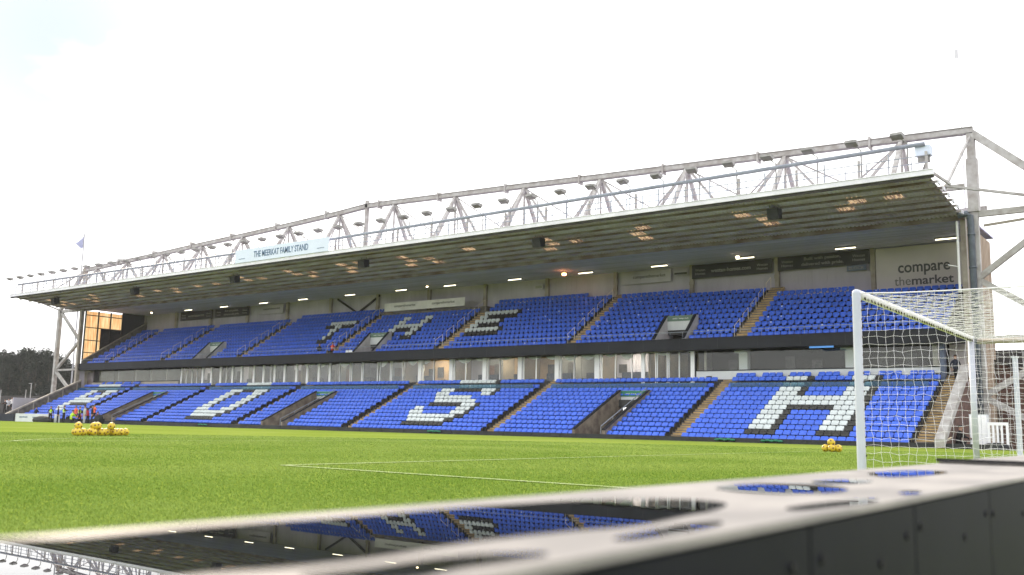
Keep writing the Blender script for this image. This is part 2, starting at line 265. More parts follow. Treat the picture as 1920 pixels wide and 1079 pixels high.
MT['blade'] = mat('blade_green', (0.290, 0.375, 0.092), 0.9, scale=0.22, col2=(0.185, 0.285, 0.046), spec=0.1); me.materials.append(MT['blade'])
o = bpy.data.objects.new('grass', me); COL.objects.link(o); tag(o, 'short mown grass blades covering the near part of the pitch', 'grass', kind='stuff')

# ------------------------------------------------------------------ the stand
XL, XR = -109.6, -8.0
def zs(x): return 0.2*min(1, max(0, (-10-x)/100))
LY0, LZ0, LDY, LDZ = 36.5, 0.30, 0.64, 0.31; UY0, UZ0, UDY, UDZ = 44.55, 7.26, 0.70, 0.45
SH = 0.75                                    # seat top above its tread
LAI = [(-24.14, -23.06), (-38.95, -37.82), (-53.54, -52.41), (-68.0, -67.05), (-82.5, -81.55), (-97.0, -96.0)]
UAI = [(-23.15, -22.10), (-37.15, -36.25), (-51.10, -49.95), (-65.0, -64.0), (-78.9, -77.9), (-92.9, -91.9), (-104.6, -103.6)]
LVO = [(-30.95, -28.4), (-63.5, -60.6), (-90.1, -87.2)]; UVO = [(-29.3, -26.7), (-60.9, -58.2), (-86.1, -83.4)]
stand = empty('football_stand', (-58.8, 36, -0.5), 'long two-tier blue-seated football stand with a white truss roof across the pitch', 'stand')
def terrace(name, Y0, Z0, DY, DZ, n, x0, x1, gaps, vom, vr, shift, nrow=None):
    mb = MB(); xsb = sorted(set([x0, x1]+[a for g in gaps+vom for a in g]))
    for a, b in zip(xsb[:-1], xsb[1:]):
        c = (a+b)/2; isg = any(g[0] < c < g[1] for g in gaps); isv = any(g[0] < c < g[1] for g in vom)
        sz = shift(c)
        for r in range(n):
            if isv and r <= vr: continue
            if nrow and r >= nrow(c): break
            y = Y0-0.35+DY*r; z = Z0+DZ*r-0.60+sz
            if isg:
                mb.box(a, b, y, y+DY/2-0.002, z-0.5, z, 1); mb.box(a, b, y+DY/2, y+DY, z-0.5, z+DZ/2, 1)
                mb.box(a+0.01, b-0.01, y-0.012, y-0.002, z-0.07, z-0.005, 2); mb.box(a+0.01, b-0.01, y+DY/2-0.012, y+DY/2-0.003, z+DZ/2-0.07, z+DZ/2-0.005, 2)
            else: mb.box(a, b, y, y+DY, z-0.5, z, 0)
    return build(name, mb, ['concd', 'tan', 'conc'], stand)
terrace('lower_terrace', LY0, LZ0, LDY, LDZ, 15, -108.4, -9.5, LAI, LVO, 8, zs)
UNR = [11, 11, 11, 12, 10, 12, 11, 9]
def unrow(x): return UNR[sum(1 for g in UAI if g[1] < x)]
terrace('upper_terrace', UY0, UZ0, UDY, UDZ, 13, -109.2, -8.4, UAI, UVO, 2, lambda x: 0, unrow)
mb = MB(); x = -9.45      # right end stair beside the last seat block
for r in range(15):
    y = LY0-0.35+LDY*r; z = LZ0+LDZ*r-0.60
    mb.box(-9.48, -8.25, y, y+LDY/2-0.002, z-0.5, z, 0); mb.box(-9.48, -8.25, y+LDY/2, y+LDY, z-0.5, z+LDZ/2, 0); mb.box(-9.44, -8.3, y-0.012, y-0.002, z-0.07, z-0.005, 1); mb.box(-9.44, -8.3, y+LDY/2-0.012, y+LDY/2-0.003, z+LDZ/2-0.07, z+LDZ/2-0.005, 1)
build('end_stair', mb, ['tan', 'conc'], stand)
mb = MB(); mb.box(-108.6, -5.2, 35.98, 36.12, -0.7, 0.10, 0)                # low black wall in front of row one
for k in range(43): mb.box(-108.6+k*2.4, -108.57+k*2.4, 35.955, 35.98, -0.7, 0.08, 0)
build('front_wall', mb, 'blackwall', stand)
mb = MB(); mb.box(XL, -8.1, 44.0, 44.12, 6.13, 6.92, 0); mb.box(XL, -8.1, 44.122, 45.9, 6.13, 6.24, 0); mb.box(XL, -8.1, 43.97, 44.15, 6.92, 6.96, 0)
for k in range(35): mb.box(XL+k*2.95, XL+k*2.95+0.015, 43.992, 44.0, 6.14, 6.91, 1)
build('fascia', mb, ['fascia', 'blackwall'], stand)
# vomitories
def vom(x0, x1, lower):
    c = (x0+x1)/2; s = zs(c) if lower else 0
    if lower: za = LZ0+0.02+s; zb = LZ0+LDZ*9.2+s; y0, y1 = 36.16, LY0+LDY*8.95; zt = -0.5; hd = 0.85
    else: za = 7.0; zb = 8.95; y0, y1 = 44.2, 46.25; zt = 6.2; hd = 0.75
    v = empty('vomitory', (c, y0, zt)); v.location = Vector(v.location)-wloc(stand); v.parent = stand
    for a, b in ((x0, x0+0.2), (x1-0.2, x1)):
        mb = MB(); mb.prism_x([(y0, zt), (y0, za), (y1, zb), (y1+0.3, zb), (y1+0.3, zt)], a, b, 0)
        mb.prism([(a-0.03, y0-0.02, za), (b+0.03, y0-0.02, za), (b+0.03, y0-0.02, za+0.05), (a-0.03, y0-0.02, za+0.05)], (0, y1-y0, zb-za), 1)
        build('parapet', mb, ['block' if lower else 'vomgrey', 'fascia'], v)
    mb = MB(); mb.box(x0+0.2, x1-0.2, y1, y1+0.22, zb-hd-0.35, zb, 0); build('header', mb, 'sill', v)
    mb = MB(); mb.box(x0+0.21, x1-0.21, y1-0.05, y1-0.003, zb-0.42, zb-0.01, 0); build('exit_sign', mb, 'green' if lower else 'green2', v)
    text('sign_lettering', 'exit / way out', (x1-x0)*0.5, 0.12, (c, y1-0.053, zb-0.24), 'frame', v, depth=0.003)
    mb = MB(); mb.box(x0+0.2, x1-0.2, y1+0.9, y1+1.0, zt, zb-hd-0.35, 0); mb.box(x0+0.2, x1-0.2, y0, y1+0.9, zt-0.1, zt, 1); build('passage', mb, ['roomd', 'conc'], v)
    if lower:
        mb = MB(); xr = x1-0.3
        mb.tube([(xr, y0, za+0.25), (xr, y1, zb+0.15)], 0.03, 6)
        for k in range(5): t = k/4; mb.tube([(xr, y0+(y1-y0)*t, za+(zb-za)*t-0.5), (xr, y0+(y1-y0)*t, za+(zb-za)*t+0.22)], 0.025, 6)
        build('handrail', mb, 'rail', v)
for a, b in LVO: vom(a, b, True)
for a, b in UVO: vom(a, b, False)
# back wall of the upper tier with its columns, end walls
YB = 52.6
mb = MB(); mb.box(XL, XR-0.3, YB+0.1, YB+0.3, 6.3, 14.1, 0)
for k in range(180): mb.box(XL+0.3+k*0.56, XL+0.33+k*0.56, YB+0.085, YB+0.1, 10, 14.0, 0)
build('back_wall', mb, 'cladd', stand)
for k in range(14):
    x = -15.7-7.22*k; mb = MB(); mb.box(x-0.16, x+0.16, YB-0.2, YB+0.08, 8, 14.0); mb.box(x-0.2, x+0.2, YB-0.22, YB-0.2, 12.2, 12.5); build('wall_column', mb, 'steelc', stand)
mb = MB(); mb.box(-8.25, -7.75, 45.2, 51.3, 6.9, 13.3, 0); mb.box(-8.25, -7.75, 46.5, 51.3, -0.5, 6.9, 0)
for k in range(14): mb.box(-7.75, -7.72, 45.3+k*0.44, 45.38+k*0.44, 6.95 if k < 3 else 0, 13.25, 0)
build('end_wall', mb, 'clad2', stand)
mb = MB(); mb.box(-8.12, -7.82, 44.2, 44.6, 0, 13.7); build('end_column', mb, 'steelc', stand)
mb = MB(); mb.tube([(-8.22, 43.85, 9.2), (-8.22, 43.85, 13.4)], 0.075, 8); mb.ball((-8.22, 43.85, 9.15), 0.12); mb.tube([(-8.22, 43.8, 10.6), (-8.8, 43.7, 10.75)], 0.03, 6); build('white_downpipe', mb, 'frame', stand)
mb = MB(); mb.tube([(-8.1, 43.6, 13.72), (-7.6, 43.6, 13.78), (-7.42, 43.6, 13.6), (-7.40, 43.6, 13.1), (-7.40, 43.6, 0)], 0.19, 10)
for z in (12.4, 10.4, 8.0, 5.5, 3): mb.tube([(-7.40, 43.6, z), (-7.40, 43.6, z+0.12)], 0.225, 10)
build('drainpipe', mb, 'pipe', stand, smooth=True)
# left end wall: yellowed sheets in a dark frame, one dark panel
ex = -109.45
mb = MB(); mb.box(ex-0.02, ex, 44.3, 49.3, 6.9, 13.6, 0); build('yellow_sheeting', mb, 'glaze', stand)
mb = MB()
for y in (44.3, 46.0, 47.65, 49.25): mb.box(ex+0.02, ex+0.16, y-0.07, y+0.07, 6.9, 13.7)
for z in (8.4, 9.95, 11.55, 13.1): mb.box(ex+0.022, ex+0.13, 44.3, 49.3, z-0.05, z+0.05)
build('sheeting_frame', mb, 'slat', stand)
mb = MB(); mb.box(ex+0.004, ex+0.018, 46.45, 49.3, 8.9, 11.6); build('dark_panel', mb, 'slat', stand)
mb = MB(); mb.box(ex-0.2, ex, 49.35, YB+0.1, 6.3, 14.0, 0); build('left_end_wall', mb, 'dark', stand)
mb = MB(); mb.box(XL-0.1, XL+0.05, 44.25, 49.7, 2.5, 6.6); mb.box(XL-0.1, XL+0.05, 36.5, 50, -0.5, 2.5); build('lower_end_wall', mb, 'cladd', stand)
mb = MB(); mb.prism_x([(44.2, 6.9), (44.2, 7.3), (YB, 12.8), (YB, 6.9)], -109.3, -109.1, 0); mb.prism_x([(44.2, 7.3), (44.2, 7.42), (YB, 12.92), (YB, 12.8)], -109.34, -109.06, 1); build('left_parapet', mb, ['conc', 'steelc'], stand)
# lower tier side walls (rakers)
mb = MB(); mb.prism_x([(35.7, -0.6), (35.7, 0.28), (42.4, 4.35), (45.2, 4.9), (45.2, -0.6)], -8.05, -7.7, 0); build('brick_side_wall', mb, 'brick', stand)
mb = MB(); mb.prism_x([(35.55, -0.1), (35.55, 0.32), (42.45, 4.55), (42.45, 4.13)], -8.12, -7.63, 0); build('white_raker', mb, 'steelw', stand)
mb = MB(); mb.prism_x([(36.0, -0.6), (36.0, 0.9), (44.0, 4.75), (44.0, -0.6)], -108.75, -108.5, 0); build('left_side_wall', mb, 'conc', stand)
mb = MB(); mb.prism_x([(35.2, 0.35), (35.2, 0.55), (44.0, 4.95), (44.0, 4.75)], -108.8, -108.45, 0)
for k in range(5): mb.box(-108.45, -108.38, 36.6+1.7*k, 36.7+1.7*k, 0.2+0.75*k, 1.25+0.84*k)
build('left_raker', mb, 'steelc', stand)
# roof
RXL, RXR = -112.0, -7.7
def rz(y): return 14.56-(y-36.1)*0.1
mb = MB(); mls = {}
w = 1.04; ns = int((RXR-RXL)/w); py = [36.12+k*1.13 for k in range(8)]
lights = {}
for k in range(14):
    xa = -13.04-7.36*k
    for off, rows in ((0, (2, 3, 4)), (2.3, (2, 3)) if k % 3 == 0 else (2.4, (3, 4))):
        for r in rows:
            if rng.random() < 0.62: lights[(int((xa+off+0.5*(r-2)*-1-RXL)/w), r)] = 1
for i in range(ns):
    x0 = RXL+i*w
    for r in range(7):
        y0, y1 = py[r], py[r+1]; tgt = mls.setdefault((i, r), MB()) if (i, r) in lights else mb
        for q in range(4):
            a = x0+q*w/4; vs = []
            for (dx, dz) in ((0, 0), (0.09, 0), (0.11, 0.055), (0.20, 0.055), (0.22, 0), (0.26, 0)):
                vs += [(a+dx, y0, rz(y0)+dz), (a+dx, y1, rz(y1)+dz)]
            tgt.add(vs, [(2*j, 2*j+1, 2*j+3, 2*j+2) for j in range(5)])
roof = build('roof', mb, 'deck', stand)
for m_ in mls.values(): build('rooflight', m_, 'rlight', roof)
mb = MB(); mb.box(RXL, RXR, 36.12, 36.18, 14.34, 14.54); build('eaves_board', mb, 'slat', roof)
for k, y in enumerate(py[1:]):
    mb = MB(); mb.box(RXL, RXR-0.02, y-0.05, y+0.05, rz(y)-0.13, rz(y)-0.004); build('purlin', mb, 'purlin', roof)
    mb = MB(); mb.box(RXR-0.02, RXR+0.05, y-0.28, y+0.12, rz(y)-0.26, rz(y)-0.06); build('end_bracket', mb, 'trim', roof)
mb = MB(); mb.box(RXL, RXR, 36.0, 36.115, 14.50, 14.82); mb.box(RXL, RXR, 35.96, 36.0, 14.78, 14.82); build('white_gutter', mb, 'trim', roof)
mb = MB(); mb.box(XL-0.3, XR+0.2, 44.06, 53.0, 13.86, 13.96, 0)
for k in range(15): mb.box(XL, XR, 44.5+k*0.58, 44.53+k*0.58, 13.84, 13.86, 0)
mb.box(XL-0.3, XR+0.2, 44.0, 44.06, 13.5, 14.0, 1); build('liner_ceiling', mb, ['liner', 'purlin'], roof)
for k in range(15):
    x = -11.3-7.36*k
    if x < XL: break
    mb = MB(); mb.beam((x, 36.2, rz(36.2)+0.18), (x, 44.0, rz(44)+0.18), 0.16, 0.12); build('rafter', mb, 'purlin', roof)
# truss
NODES = [(-7.1, 19.0), (-11.3, 19.15), (-18.9, 19.4), (-26.3, 19.65), (-33.7, 19.9), (-41.1, 20.2), (-48.6, 20.45), (-56.0, 20.7), (-59.6, 20.8), (-63.3, 20.55), (-70.8, 20.2), (-78.2, 19.9), (-85.4, 19.65), (-92.8, 19.35), (-100.2, 19.1), (-107.0, 18.85), (-110.3, 18.75)]
truss = MB()
for a, b in zip(NODES[:-1], NODES[1:]):
    A, B = (a[0], 44, a[1]), (b[0], 44, b[1]); truss.beam(A, B, 0.30, 0.34)
    for dz in (0.19, -0.19): truss.beam((A[0], 44, A[2]+dz), (B[0], 44, B[2]+dz), 0.40, 0.05, 1)
TR = build('roof_truss', truss, ['steelw', 'flange'], stand)
ZB = 14.75; YA, YC = 40.7, 47.2
for yy in (YA, YC):
    mb = MB(); mb.beam((-7.1, yy, ZB), (-110.3, yy, ZB), 0.3, 0.3); build('bottom_chord', mb, 'steelw', TR)
nn = [q for q in NODES if q[0] not in (-7.1, -59.6, -110.3)]
for k, (x, z) in enumerate(nn):
    for yy in (YA, YC):
        mb = MB(); mb.beam((x, 44, z-0.15), (x, yy, ZB), 0.25, 0.25, up=(0, 1, 0)); build('truss_leg', mb, 'steelw', TR)
    mb = MB(); mb.beam((x, 44, z-0.2), (x+0.0, 44, ZB), 0.13, 0.13); mb.box(x-0.3, x+0.3, 43.95, 44.05, z-0.5, z+0.1); build('hanger', mb, 'steelw', TR)
    for dx in (-3.7, 3.7):
        if XL < x+dx < XR:
            mb = MB(); mb.beam((x, 44, z-0.1), (x+dx, 44+(0.3 if dx > 0 else -0.3), ZB), 0.17, 0.17); build('diagonal_brace', mb, 'steelw', TR)
for (xa, za), (xb, zb_) in zip(nn[:-1], nn[1:]):
    mb = MB(); mb.beam((xa, 44.1, za-0.2), (xb, YC, ZB), 0.09, 0.09); mb.beam((xb, 44.1, zb_-0.2), (xa, YC, ZB), 0.09, 0.09); build('cross_brace', mb, 'steelw', TR)
mb = MB(); mb.box(-59.75, -59.45, 43.85, 44.15, ZB, 21.3); build('mid_post', mb, 'steelw', TR)
for k in range(13):
    x = nn[k][0]-1.9; z = nn[k][1]; mb = MB(); mb.box(x-0.06, x+0.06, 43.7, 44.3, z-0.35, z+0.42); build('splice_plate', mb, 'steelw', TR)
for side in (1, -1):
    xi = -7.25 if side == 1 else -109.75; xo = xi+side*5.4; tw = 'end_tower'
    mb = MB(); mb.box(xi-0.22, xi+0.22, 43.8, 44.2, -0.5, 19.0)
    if side == 1: mb.box(xi-0.30, xi+0.30, 43.72, 44.28, 13.9, 17.2)
    T = build(tw, mb, 'steelw' if side == 1 else 'steelc', stand)
    mb = MB(); mb.box(xo-0.25, xo+0.25, 43.78, 44.22, -0.5, 14.1); build('outer_column', mb, 'steelw', T)
    K = [(xo, 13.9), (xi, 9.8), (xo, 6.2), (xi, 2.8), (xo, -0.3)]
    for a, b in zip(K[:-1], K[1:]): mb = MB(); mb.beam((a[0], 44, a[1]), (b[0], 44, b[1]), 0.26, 0.34); build('tower_brace', mb, 'steelw', T)
    for z in (13.75, 6.25):
        mb = MB(); mb.beam((xi, 44, z), (xo, 44, z), 0.26, 0.36 if z > 10 else 0.22); build('tower_strut', mb, 'steelw', T)
    mb = MB(); mb.beam((xi, 44, 18.9), (xo, 44, 14.0), 0.34, 0.42); build('back_stay', mb, 'steelw', T)
    xe = RXR-0.1 if side == 1 else RXL+0.1
    mb = MB(); mb.beam((xi, 44, 18.7), (xe, 39.1, 14.4), 0.13, 0.13); mb.beam((xe, 38.9, 14.5), (xo, 44, 13.9), 0.12, 0.14); build('tie_rod', mb, 'steelw', T)
    if side == 1: mb = MB(); mb.beam((xi+0.4, 44.4, 13.1), (xo, 44.6, 13.5), 0.12, 0.14); build('lower_strut', mb, 'steelc', T)
# gantry on the front edge of the roof
mb = MB(); mb.tube([(RXL-0.2, 37, 16.15), (-60, 37, 16.05), (RXR-0.6, 37, 16.55)], 0.125, 8); G = build('gantry_rail', mb, 'rail', stand, smooth=True)
mb = MB()
for z in (15.25, 15.65): mb.tube([(RXL, 36.6, z), (RXR-0.4, 36.6, z+0.12)], 0.03, 5)
for k in range(86): x = RXL+0.2+k*1.21; mb.tube([(x, 36.6, 14.7), (x, 36.6, 15.72 if k % 3 else 16.1)], 0.032 if k % 3 else 0.045, 5)
build('gantry_guard', mb, 'rail', stand)
for k in range(29): mb = MB(); x = RXL+1+k*3.67; mb.box(x-0.06, x+0.06, 36.9, 37.05, 14.6, 16.1); mb.beam((x, 37, 15.1), (x+0.8, 38.8, 14.5), 0.10, 0.14); mb.beam((x, 37, 15.0), (x-0.8, 38.8, 14.5), 0.10, 0.14); build('gantry_bracket', mb, 'steelw', stand)
# executive boxes: rooms, windows, sills
mb = MB()
mb.box(XL, -9.6, 48.1, 48.25, 3.6, 6.6, 0); mb.box(XL, -9.6, 44.9, 48.3, 3.55, 3.6, 1); mb.box(XL, -9.9, 45.9, 48.1, 6.42, 6.5, 2)
build('box_interior', mb, ['room', 'carpet', 'ceil'], stand)
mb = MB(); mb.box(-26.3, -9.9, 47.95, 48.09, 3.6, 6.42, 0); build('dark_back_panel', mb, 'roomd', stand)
walls = [-89.9, -84.6, -77.1, -69.8, -62.5, -55.6, -49.7, -42.2, -34.7, -30.4, -26.4]
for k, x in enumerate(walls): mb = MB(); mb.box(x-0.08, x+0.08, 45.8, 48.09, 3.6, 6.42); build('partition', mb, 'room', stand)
ZT = 6.34
def window(x0, x1, thick=0.13, zb=3.75, deep=0.0, mats='frame', mull=()):
    mb = MB(); y = 45.5-deep; t = thick
    mb.box(x0-t/2, x0+t/2, y-0.06, y+0.06, zb, ZT); mb.box(x1-t/2, x1+t/2, y-0.06, y+0.06, zb, ZT); mb.box(x0+t/2, x1-t/2, y-0.05, y+0.05, ZT-t*0.8, ZT); mb.box(x0+t/2, x1-t/2, y-0.05, y+0.05, zb, zb+0.1)
    for q in mull: mb.box(q-0.035, q+0.035, y-0.05, y+0.05, zb+0.1, ZT-t*0.8)
    wd = build('window', mb, mats, stand); mb = MB(); mb.box(x0+t/2, x1-t/2, y-0.006, y+0.006, zb+0.1, ZT-t*0.8); build('pane', mb, 'glass', wd); return wd
window(-89.81, -85.85, 0.22, mull=(-88.83, -87.78, -86.87))
for a, b in ((-84.2, -82.64), (-80.48, -79.02), (-76.88, -75.38), (-73.53, -72.04), (-70.12, -68.6), (-66.81, -65.32)): window(a, b, 0.2)
for a, b, q in ((-85.7, -84.35, ()), (-82.5, -80.62, (-81.6,)), (-78.88, -77.02, ()), (-75.24, -73.67, (-74.2,)), (-71.9, -70.26, ()), (-68.46, -66.95, ()), (-65.18, -62.43, (-63.9,)), (-62.2, -60.86, ()), (-60.66, -58.75, ()),
                (-58.45, -57.1, ()), (-56.9, -53.6, (-55.57,)), (-53.1, -49.9, (-51.81,)), (-49.4, -46.2, (-48.12,)), (-45.65, -42.45, (-44.39,)), (-41.9, -38.75, (-40.65,)), (-38.2, -35.0, (-36.95,)), (-34.4, -30.75, (-33.18, -31.72))): window(a, b, 0.09, mull=q)
for x in (-53.33, -49.66, -45.93, -42.19, -38.5, -34.71): mb = MB(); mb.box(x-0.19, x+0.19, 45.3, 45.7, 3.7, ZT); build('window_pier', mb, 'frame', stand)
window(-30.56, -26.5, 0.3, deep=0.35, mull=(-29.5, -29.36, -28.55, -28.40, -27.57))
mb = MB(); mb.box(-26.25, -9.75, 45.2, 45.4, 3.6, 4.68, 0); mb.box(-26.25, -9.75, 45.15, 45.45, 4.68, 4.74, 1); build('sill_wall', mb, ['sill', 'fascia'], stand)
mb = MB(); mb.box(XL+1.4, -90.0, 45.2, 45.4, 3.6, 4.66, 0); mb.box(XL+1.4, -90.0, 45.15, 45.45, 4.66, 4.72, 1); build('sill_wall', mb, ['sillb', 'fascia'], stand)
for x in (-23.1, -15.6): mb = MB(); mb.box(x-0.32, x+0.32, 46.2, 46.7, 4.0, 6.2); mb.box(x-0.55, x+0.35, 45.9, 46.7, 6.0, 6.4); build('pier', mb, 'frame', stand)
mb = MB(); mb.box(-26.2, -9.8, 45.44, 45.452, 4.74, 6.3); build('long_window', mb, 'glass', stand)
mb = MB(); mb.box(XL+1.5, -90.0, 45.44, 45.452, 4.72, 6.3); build('long_window', mb, 'glass', stand)
mb = MB(); mb.box(-25.75, -25.6, 45.46, 45.6, 4.74, 6.2); mb.box(-10.3, -10.0, 45.46, 45.6, 4.74, 6.2); build('mullion', mb, 'sillb', stand)
mb = MB(); mb.box(-9.75, -9.5, 44.9, 45.4, 3.0, 6.13); build('blue_jamb', mb, MT['bsign'], stand)
mb = MB(); mb.box(-9.5, -8.3, 46.3, 46.5, 3.0, 6.13); build('stair_landing_wall', mb, 'cmt', stand)
for x in (-107.2, -103.0, -99.2, -96.0, -92.9): mb = MB(); mb.box(x-0.09, x+0.09, 45.6, 47.5, 4.0, 6.3); build('divider', mb, 'sillb', stand)
mb = MB(); mb.box(XL+0.1, XL+1.4, 45.3, 45.5, 3.0, 6.13); build('corner_door', mb, 'purlin', stand)
mb = MB(); mb.box(XL-0.1, XL+0.15, 44.9, 45.25, 2.6, 6.13); mb.box(XL, XL+1.5, 44.9, 45.25, 5.95, 6.13); build('corner_frame', mb, 'steelc', stand)
MT['warmw'] = mat('warm_plaster', (0.46, 0.30, 0.16), 0.8, 0.15, 0.8); MT['greyw'] = mat('grey_plaster', (0.16, 0.16, 0.155), 0.8, 0.15, 0.8); MT['glassrefl'] = mat('white_reflection', (0.80, 0.82, 0.82), 0.8, 0.06, 3)
rr = random.Random(11)
for a, b in zip(walls[:-1], walls[1:]):
    x = a+0.2
    while x < b-0.5:
        w_ = min(b-0.15-x, rr.uniform(1.2, 2.6)); m_ = rr.choice(['warmw', 'greyw', 'greyw', 'cladd', 'room', 'slat'] if a > -63 else ['greyw', 'greyw', 'room', 'slat', 'cladd'])
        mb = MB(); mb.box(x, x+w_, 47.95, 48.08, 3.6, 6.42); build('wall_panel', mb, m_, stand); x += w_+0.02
    if a > -71:
        x = a+0.3
        while x < b-1.0:
            w_ = rr.uniform(1.3, 1.9); dp = rr.uniform(0.25, 0.6); yv = 45.72
            if x+w_ > b-0.1: break
            if rr.random() < 0.75:
                poly = [(x, yv, ZT), (x, yv, ZT-0.12)]+[(x+w_*k/8, yv+0.03*(k % 2), ZT-0.12-dp*math.sin(PI*k/8)) for k in range(1, 8)]+[(x+w_, yv, ZT-0.12), (x+w_, yv, ZT)]
                mb = MB(); mb.prism(poly, (0, 0.015, 0)); build('swag_reflection', mb, 'glassrefl', stand)  # white swag cut-outs stand in for wavy reflections in the panes
            x += w_+0.05
# doors, pictures, ceiling lamps inside the rooms
for x in (-86.6, -80.0, -72.5, -65.2, -58.5, -51.2, -47.3, -36.0): mb = MB(); mb.box(x-0.42, x+0.42, 47.90, 47.945, 3.6, 5.7); build('room_door', mb, 'door', stand)
for k, x in enumerate((-104.5, -98.0, -94.4, -91.5, -88, -82.6, -79.3, -76.3, -73.2, -70.9, -67.7, -61.8, -54.2, -53.1, -46.5, -44, -40.8, -38.8, -33.9, -24.6, -20.3, -18.4, -14.0, -12.2)):
    mb = MB(); h = 0.35+0.3*((k*7) % 3)/2; mb.box(x-0.35, x+0.35, 47.87, 47.94, 5.2-h, 5.2+h*0.9); build('wall_picture', mb, 'pic', stand)
for x in (-88, -80.8, -73.4, -66.2, -59, -52.4, -46, -38.6, -32.6, -28.5): mb = MB(); mb.box(x-0.6, x+0.6, 46.5, 47.0, 6.38, 6.415); build('room_light', mb, 'roomlit' if x > -60 else 'roomlit2', stand)
mb = MB(); mb.box(-17.6, -16.0, 44.14, 44.17, 6.0, 6.12); build('blue_lit_sign', mb, 'bluelit', stand)
for x in (-105.8, -84.9, -74.6, -61.3): mb = MB(); mb.box(x-0.6, x+0.6, 45.7, 45.75, 6.2, 6.32); build('blue_strip', mb, 'bluelit', stand)
for a, b in LAI+[(-9.5, -8.4)]:
    mb = MB()
    for r in range(11):
        y = LY0+LDY*r; z = LZ0+LDZ*r+zs(a); mb.box(a-0.01, a+0.03, y-0.12, y+0.09, z-SH+0.02, z-0.05)
    z = LZ0+zs(a)-SH; mb.prism_x([(LY0-0.12, z-0.1), (LY0-0.12, z+0.12), (LY0+LDY*10+0.1, z+0.12+LDZ*10), (LY0+LDY*10+0.1, z-0.1+LDZ*10)], a-0.008, a+0.028); build('row_end_panel', mb, 'black', stand)
# teal glass screens in front of the top lower rows
spans = []; edges = [-108.0]+[v for g in LAI[::-1] for v in (g[0], g[1])]+[-9.7]
for a, b in zip(edges[0::2], edges[1::2]):
    n = max(1, round((b-a-0.6)/2.2)); w_ = (b-a-0.6)/n
    for i in range(n):
        x0 = a+0.25+i*w_; mb = MB(); z = LZ0+LDZ*10.6+zs(x0); mb.box(x0+0.02, x0+w_-0.02, LY0+LDY*10.5, LY0+LDY*10.5+0.015, z-0.55, z+0.14); build('glass_screen', mb, 'balu', stand)
for x in [-9.9, -13.3, -17.2, -19.2, -20.9, -22.2, -25.2]+[-99-k*3.2 for k in range(3)]:
    mb = MB(); mb.box(x-0.16, x+0.16, 44.95, 45.14, 3.95+zs(x), 4.28+zs(x)); build('vent_box', mb, 'slat', stand)

# ------------------------------------------------------------------ seats
def seat_part(kind, seg=3):
    w, zb, zt, y0, yt, th, rc = {'back': (0.445, 0.45, SH, 0.02, 0.07, 0.05, 0.075), 'pan': (0.43, 0.47, 0.635, -0.09, -0.05, 0.08, 0.05), 'uback': (0.44, 0.50, SH, 0.02, 0.07, 0.05, 0.09), 'upan': (0.29, 0.385, 0.60, -0.07, -0.03, 0.06, 0.05)}[kind]
    pts = [(-w/2+0.02, zb), (w/2-0.02, zb), (w/2, zb+0.05)]
    for k in range(seg+1): a = (PI/2)*k/seg; pts.append((w/2-rc+rc*math.cos(a), zt-rc+rc*math.sin(a)))
    for k in range(seg+1): a = PI/2+(PI/2)*k/seg; pts.append((-w/2+rc+rc*math.cos(a), zt-rc+rc*math.sin(a)))
    pts.append((-w/2, zb+0.05)); n = len(pts); cx, cz = 0, (zb+zt)/2; v = []
    def yy(z): return y0+(yt-y0)*(z-zb)/(zt-zb)
    for (s, dy) in ((0.80, -0.028), (1.0, 0.0), (1.0, th)):
        for x, z in pts: v.append((x*s, yy(z)+dy, cz+(z-cz)*s if s < 1 else z))
    f = [tuple(range(n))]
    for r in range(2):
        for i in range(n): j = (i+1) % n; f.append((r*n+j, r*n+i, (r+1)*n+i, (r+1)*n+j))
    f.append(tuple(range(3*n-1, 2*n-1, -1)))
    f = [tuple(reversed(q)) if False else q for q in f]
    return np.array(v), f
BV, BF = seat_part('back'); PV, PF = seat_part('pan'); UBV, UBF = seat_part('uback'); UPV, UPF = seat_part('upan')
LET = {}      # letter mosaics measured row by row: (block, row) -> [(px0, px1, colour)]
def L_(ox, sc, rows):
    for key, spec in rows.items():
        a = []
        for x0, x1, c in spec: a.append((ox+x0/sc, ox+x1/sc, c))
        LET.setdefault(key, []).extend(a)
def lk(r): return ('L', r)
def uk(r): return ('U', r)
LET.update({lk(1): [(1393,1450,'k'),(1528,1590,'k')], lk(2): [(1400,1443,'w'),(1443,1457,'k'),(1533,1582.5,'w'),(1582.5,1596,'k')], lk(3): [(1409,1452,'w'),(1452,1464,'k'),(1541,1588,'w'),(1588,1601.5,'k')],
 lk(4): [(1417,1458,'w'),(1458,1471,'k'),(1547,1595,'w'),(1595,1608,'k')], lk(5): [(1424,1466,'w'),(1466,1478,'k'),(1554,1601,'w'),(1601,1614,'k')], lk(6): [(1431,1474,'w'),(1474,1560,'k'),(1560,1607,'w'),(1607,1620,'k')],
 lk(7): [(1439,1613,'w'),(1613,1626,'k')], lk(8): [(1446,1619,'w'),(1619,1632,'k')], lk(9): [(1452,1493,'w'),(1493,1507,'k'),(1580,1625,'w'),(1625,1639,'k')], lk(10): [(1459,1499.5,'w'),(1499.5,1513,'k'),(1585,1631,'w'),(1631,1646,'k')],
 lk(11): [(1466,1508,'w'),(1508,1520,'k'),(1591,1636,'w'),(1636,1650,'k')], lk(12): [(1473,1513,'w'),(1513,1525,'k'),(1597,1641,'w'),(1641,1655,'k')]})
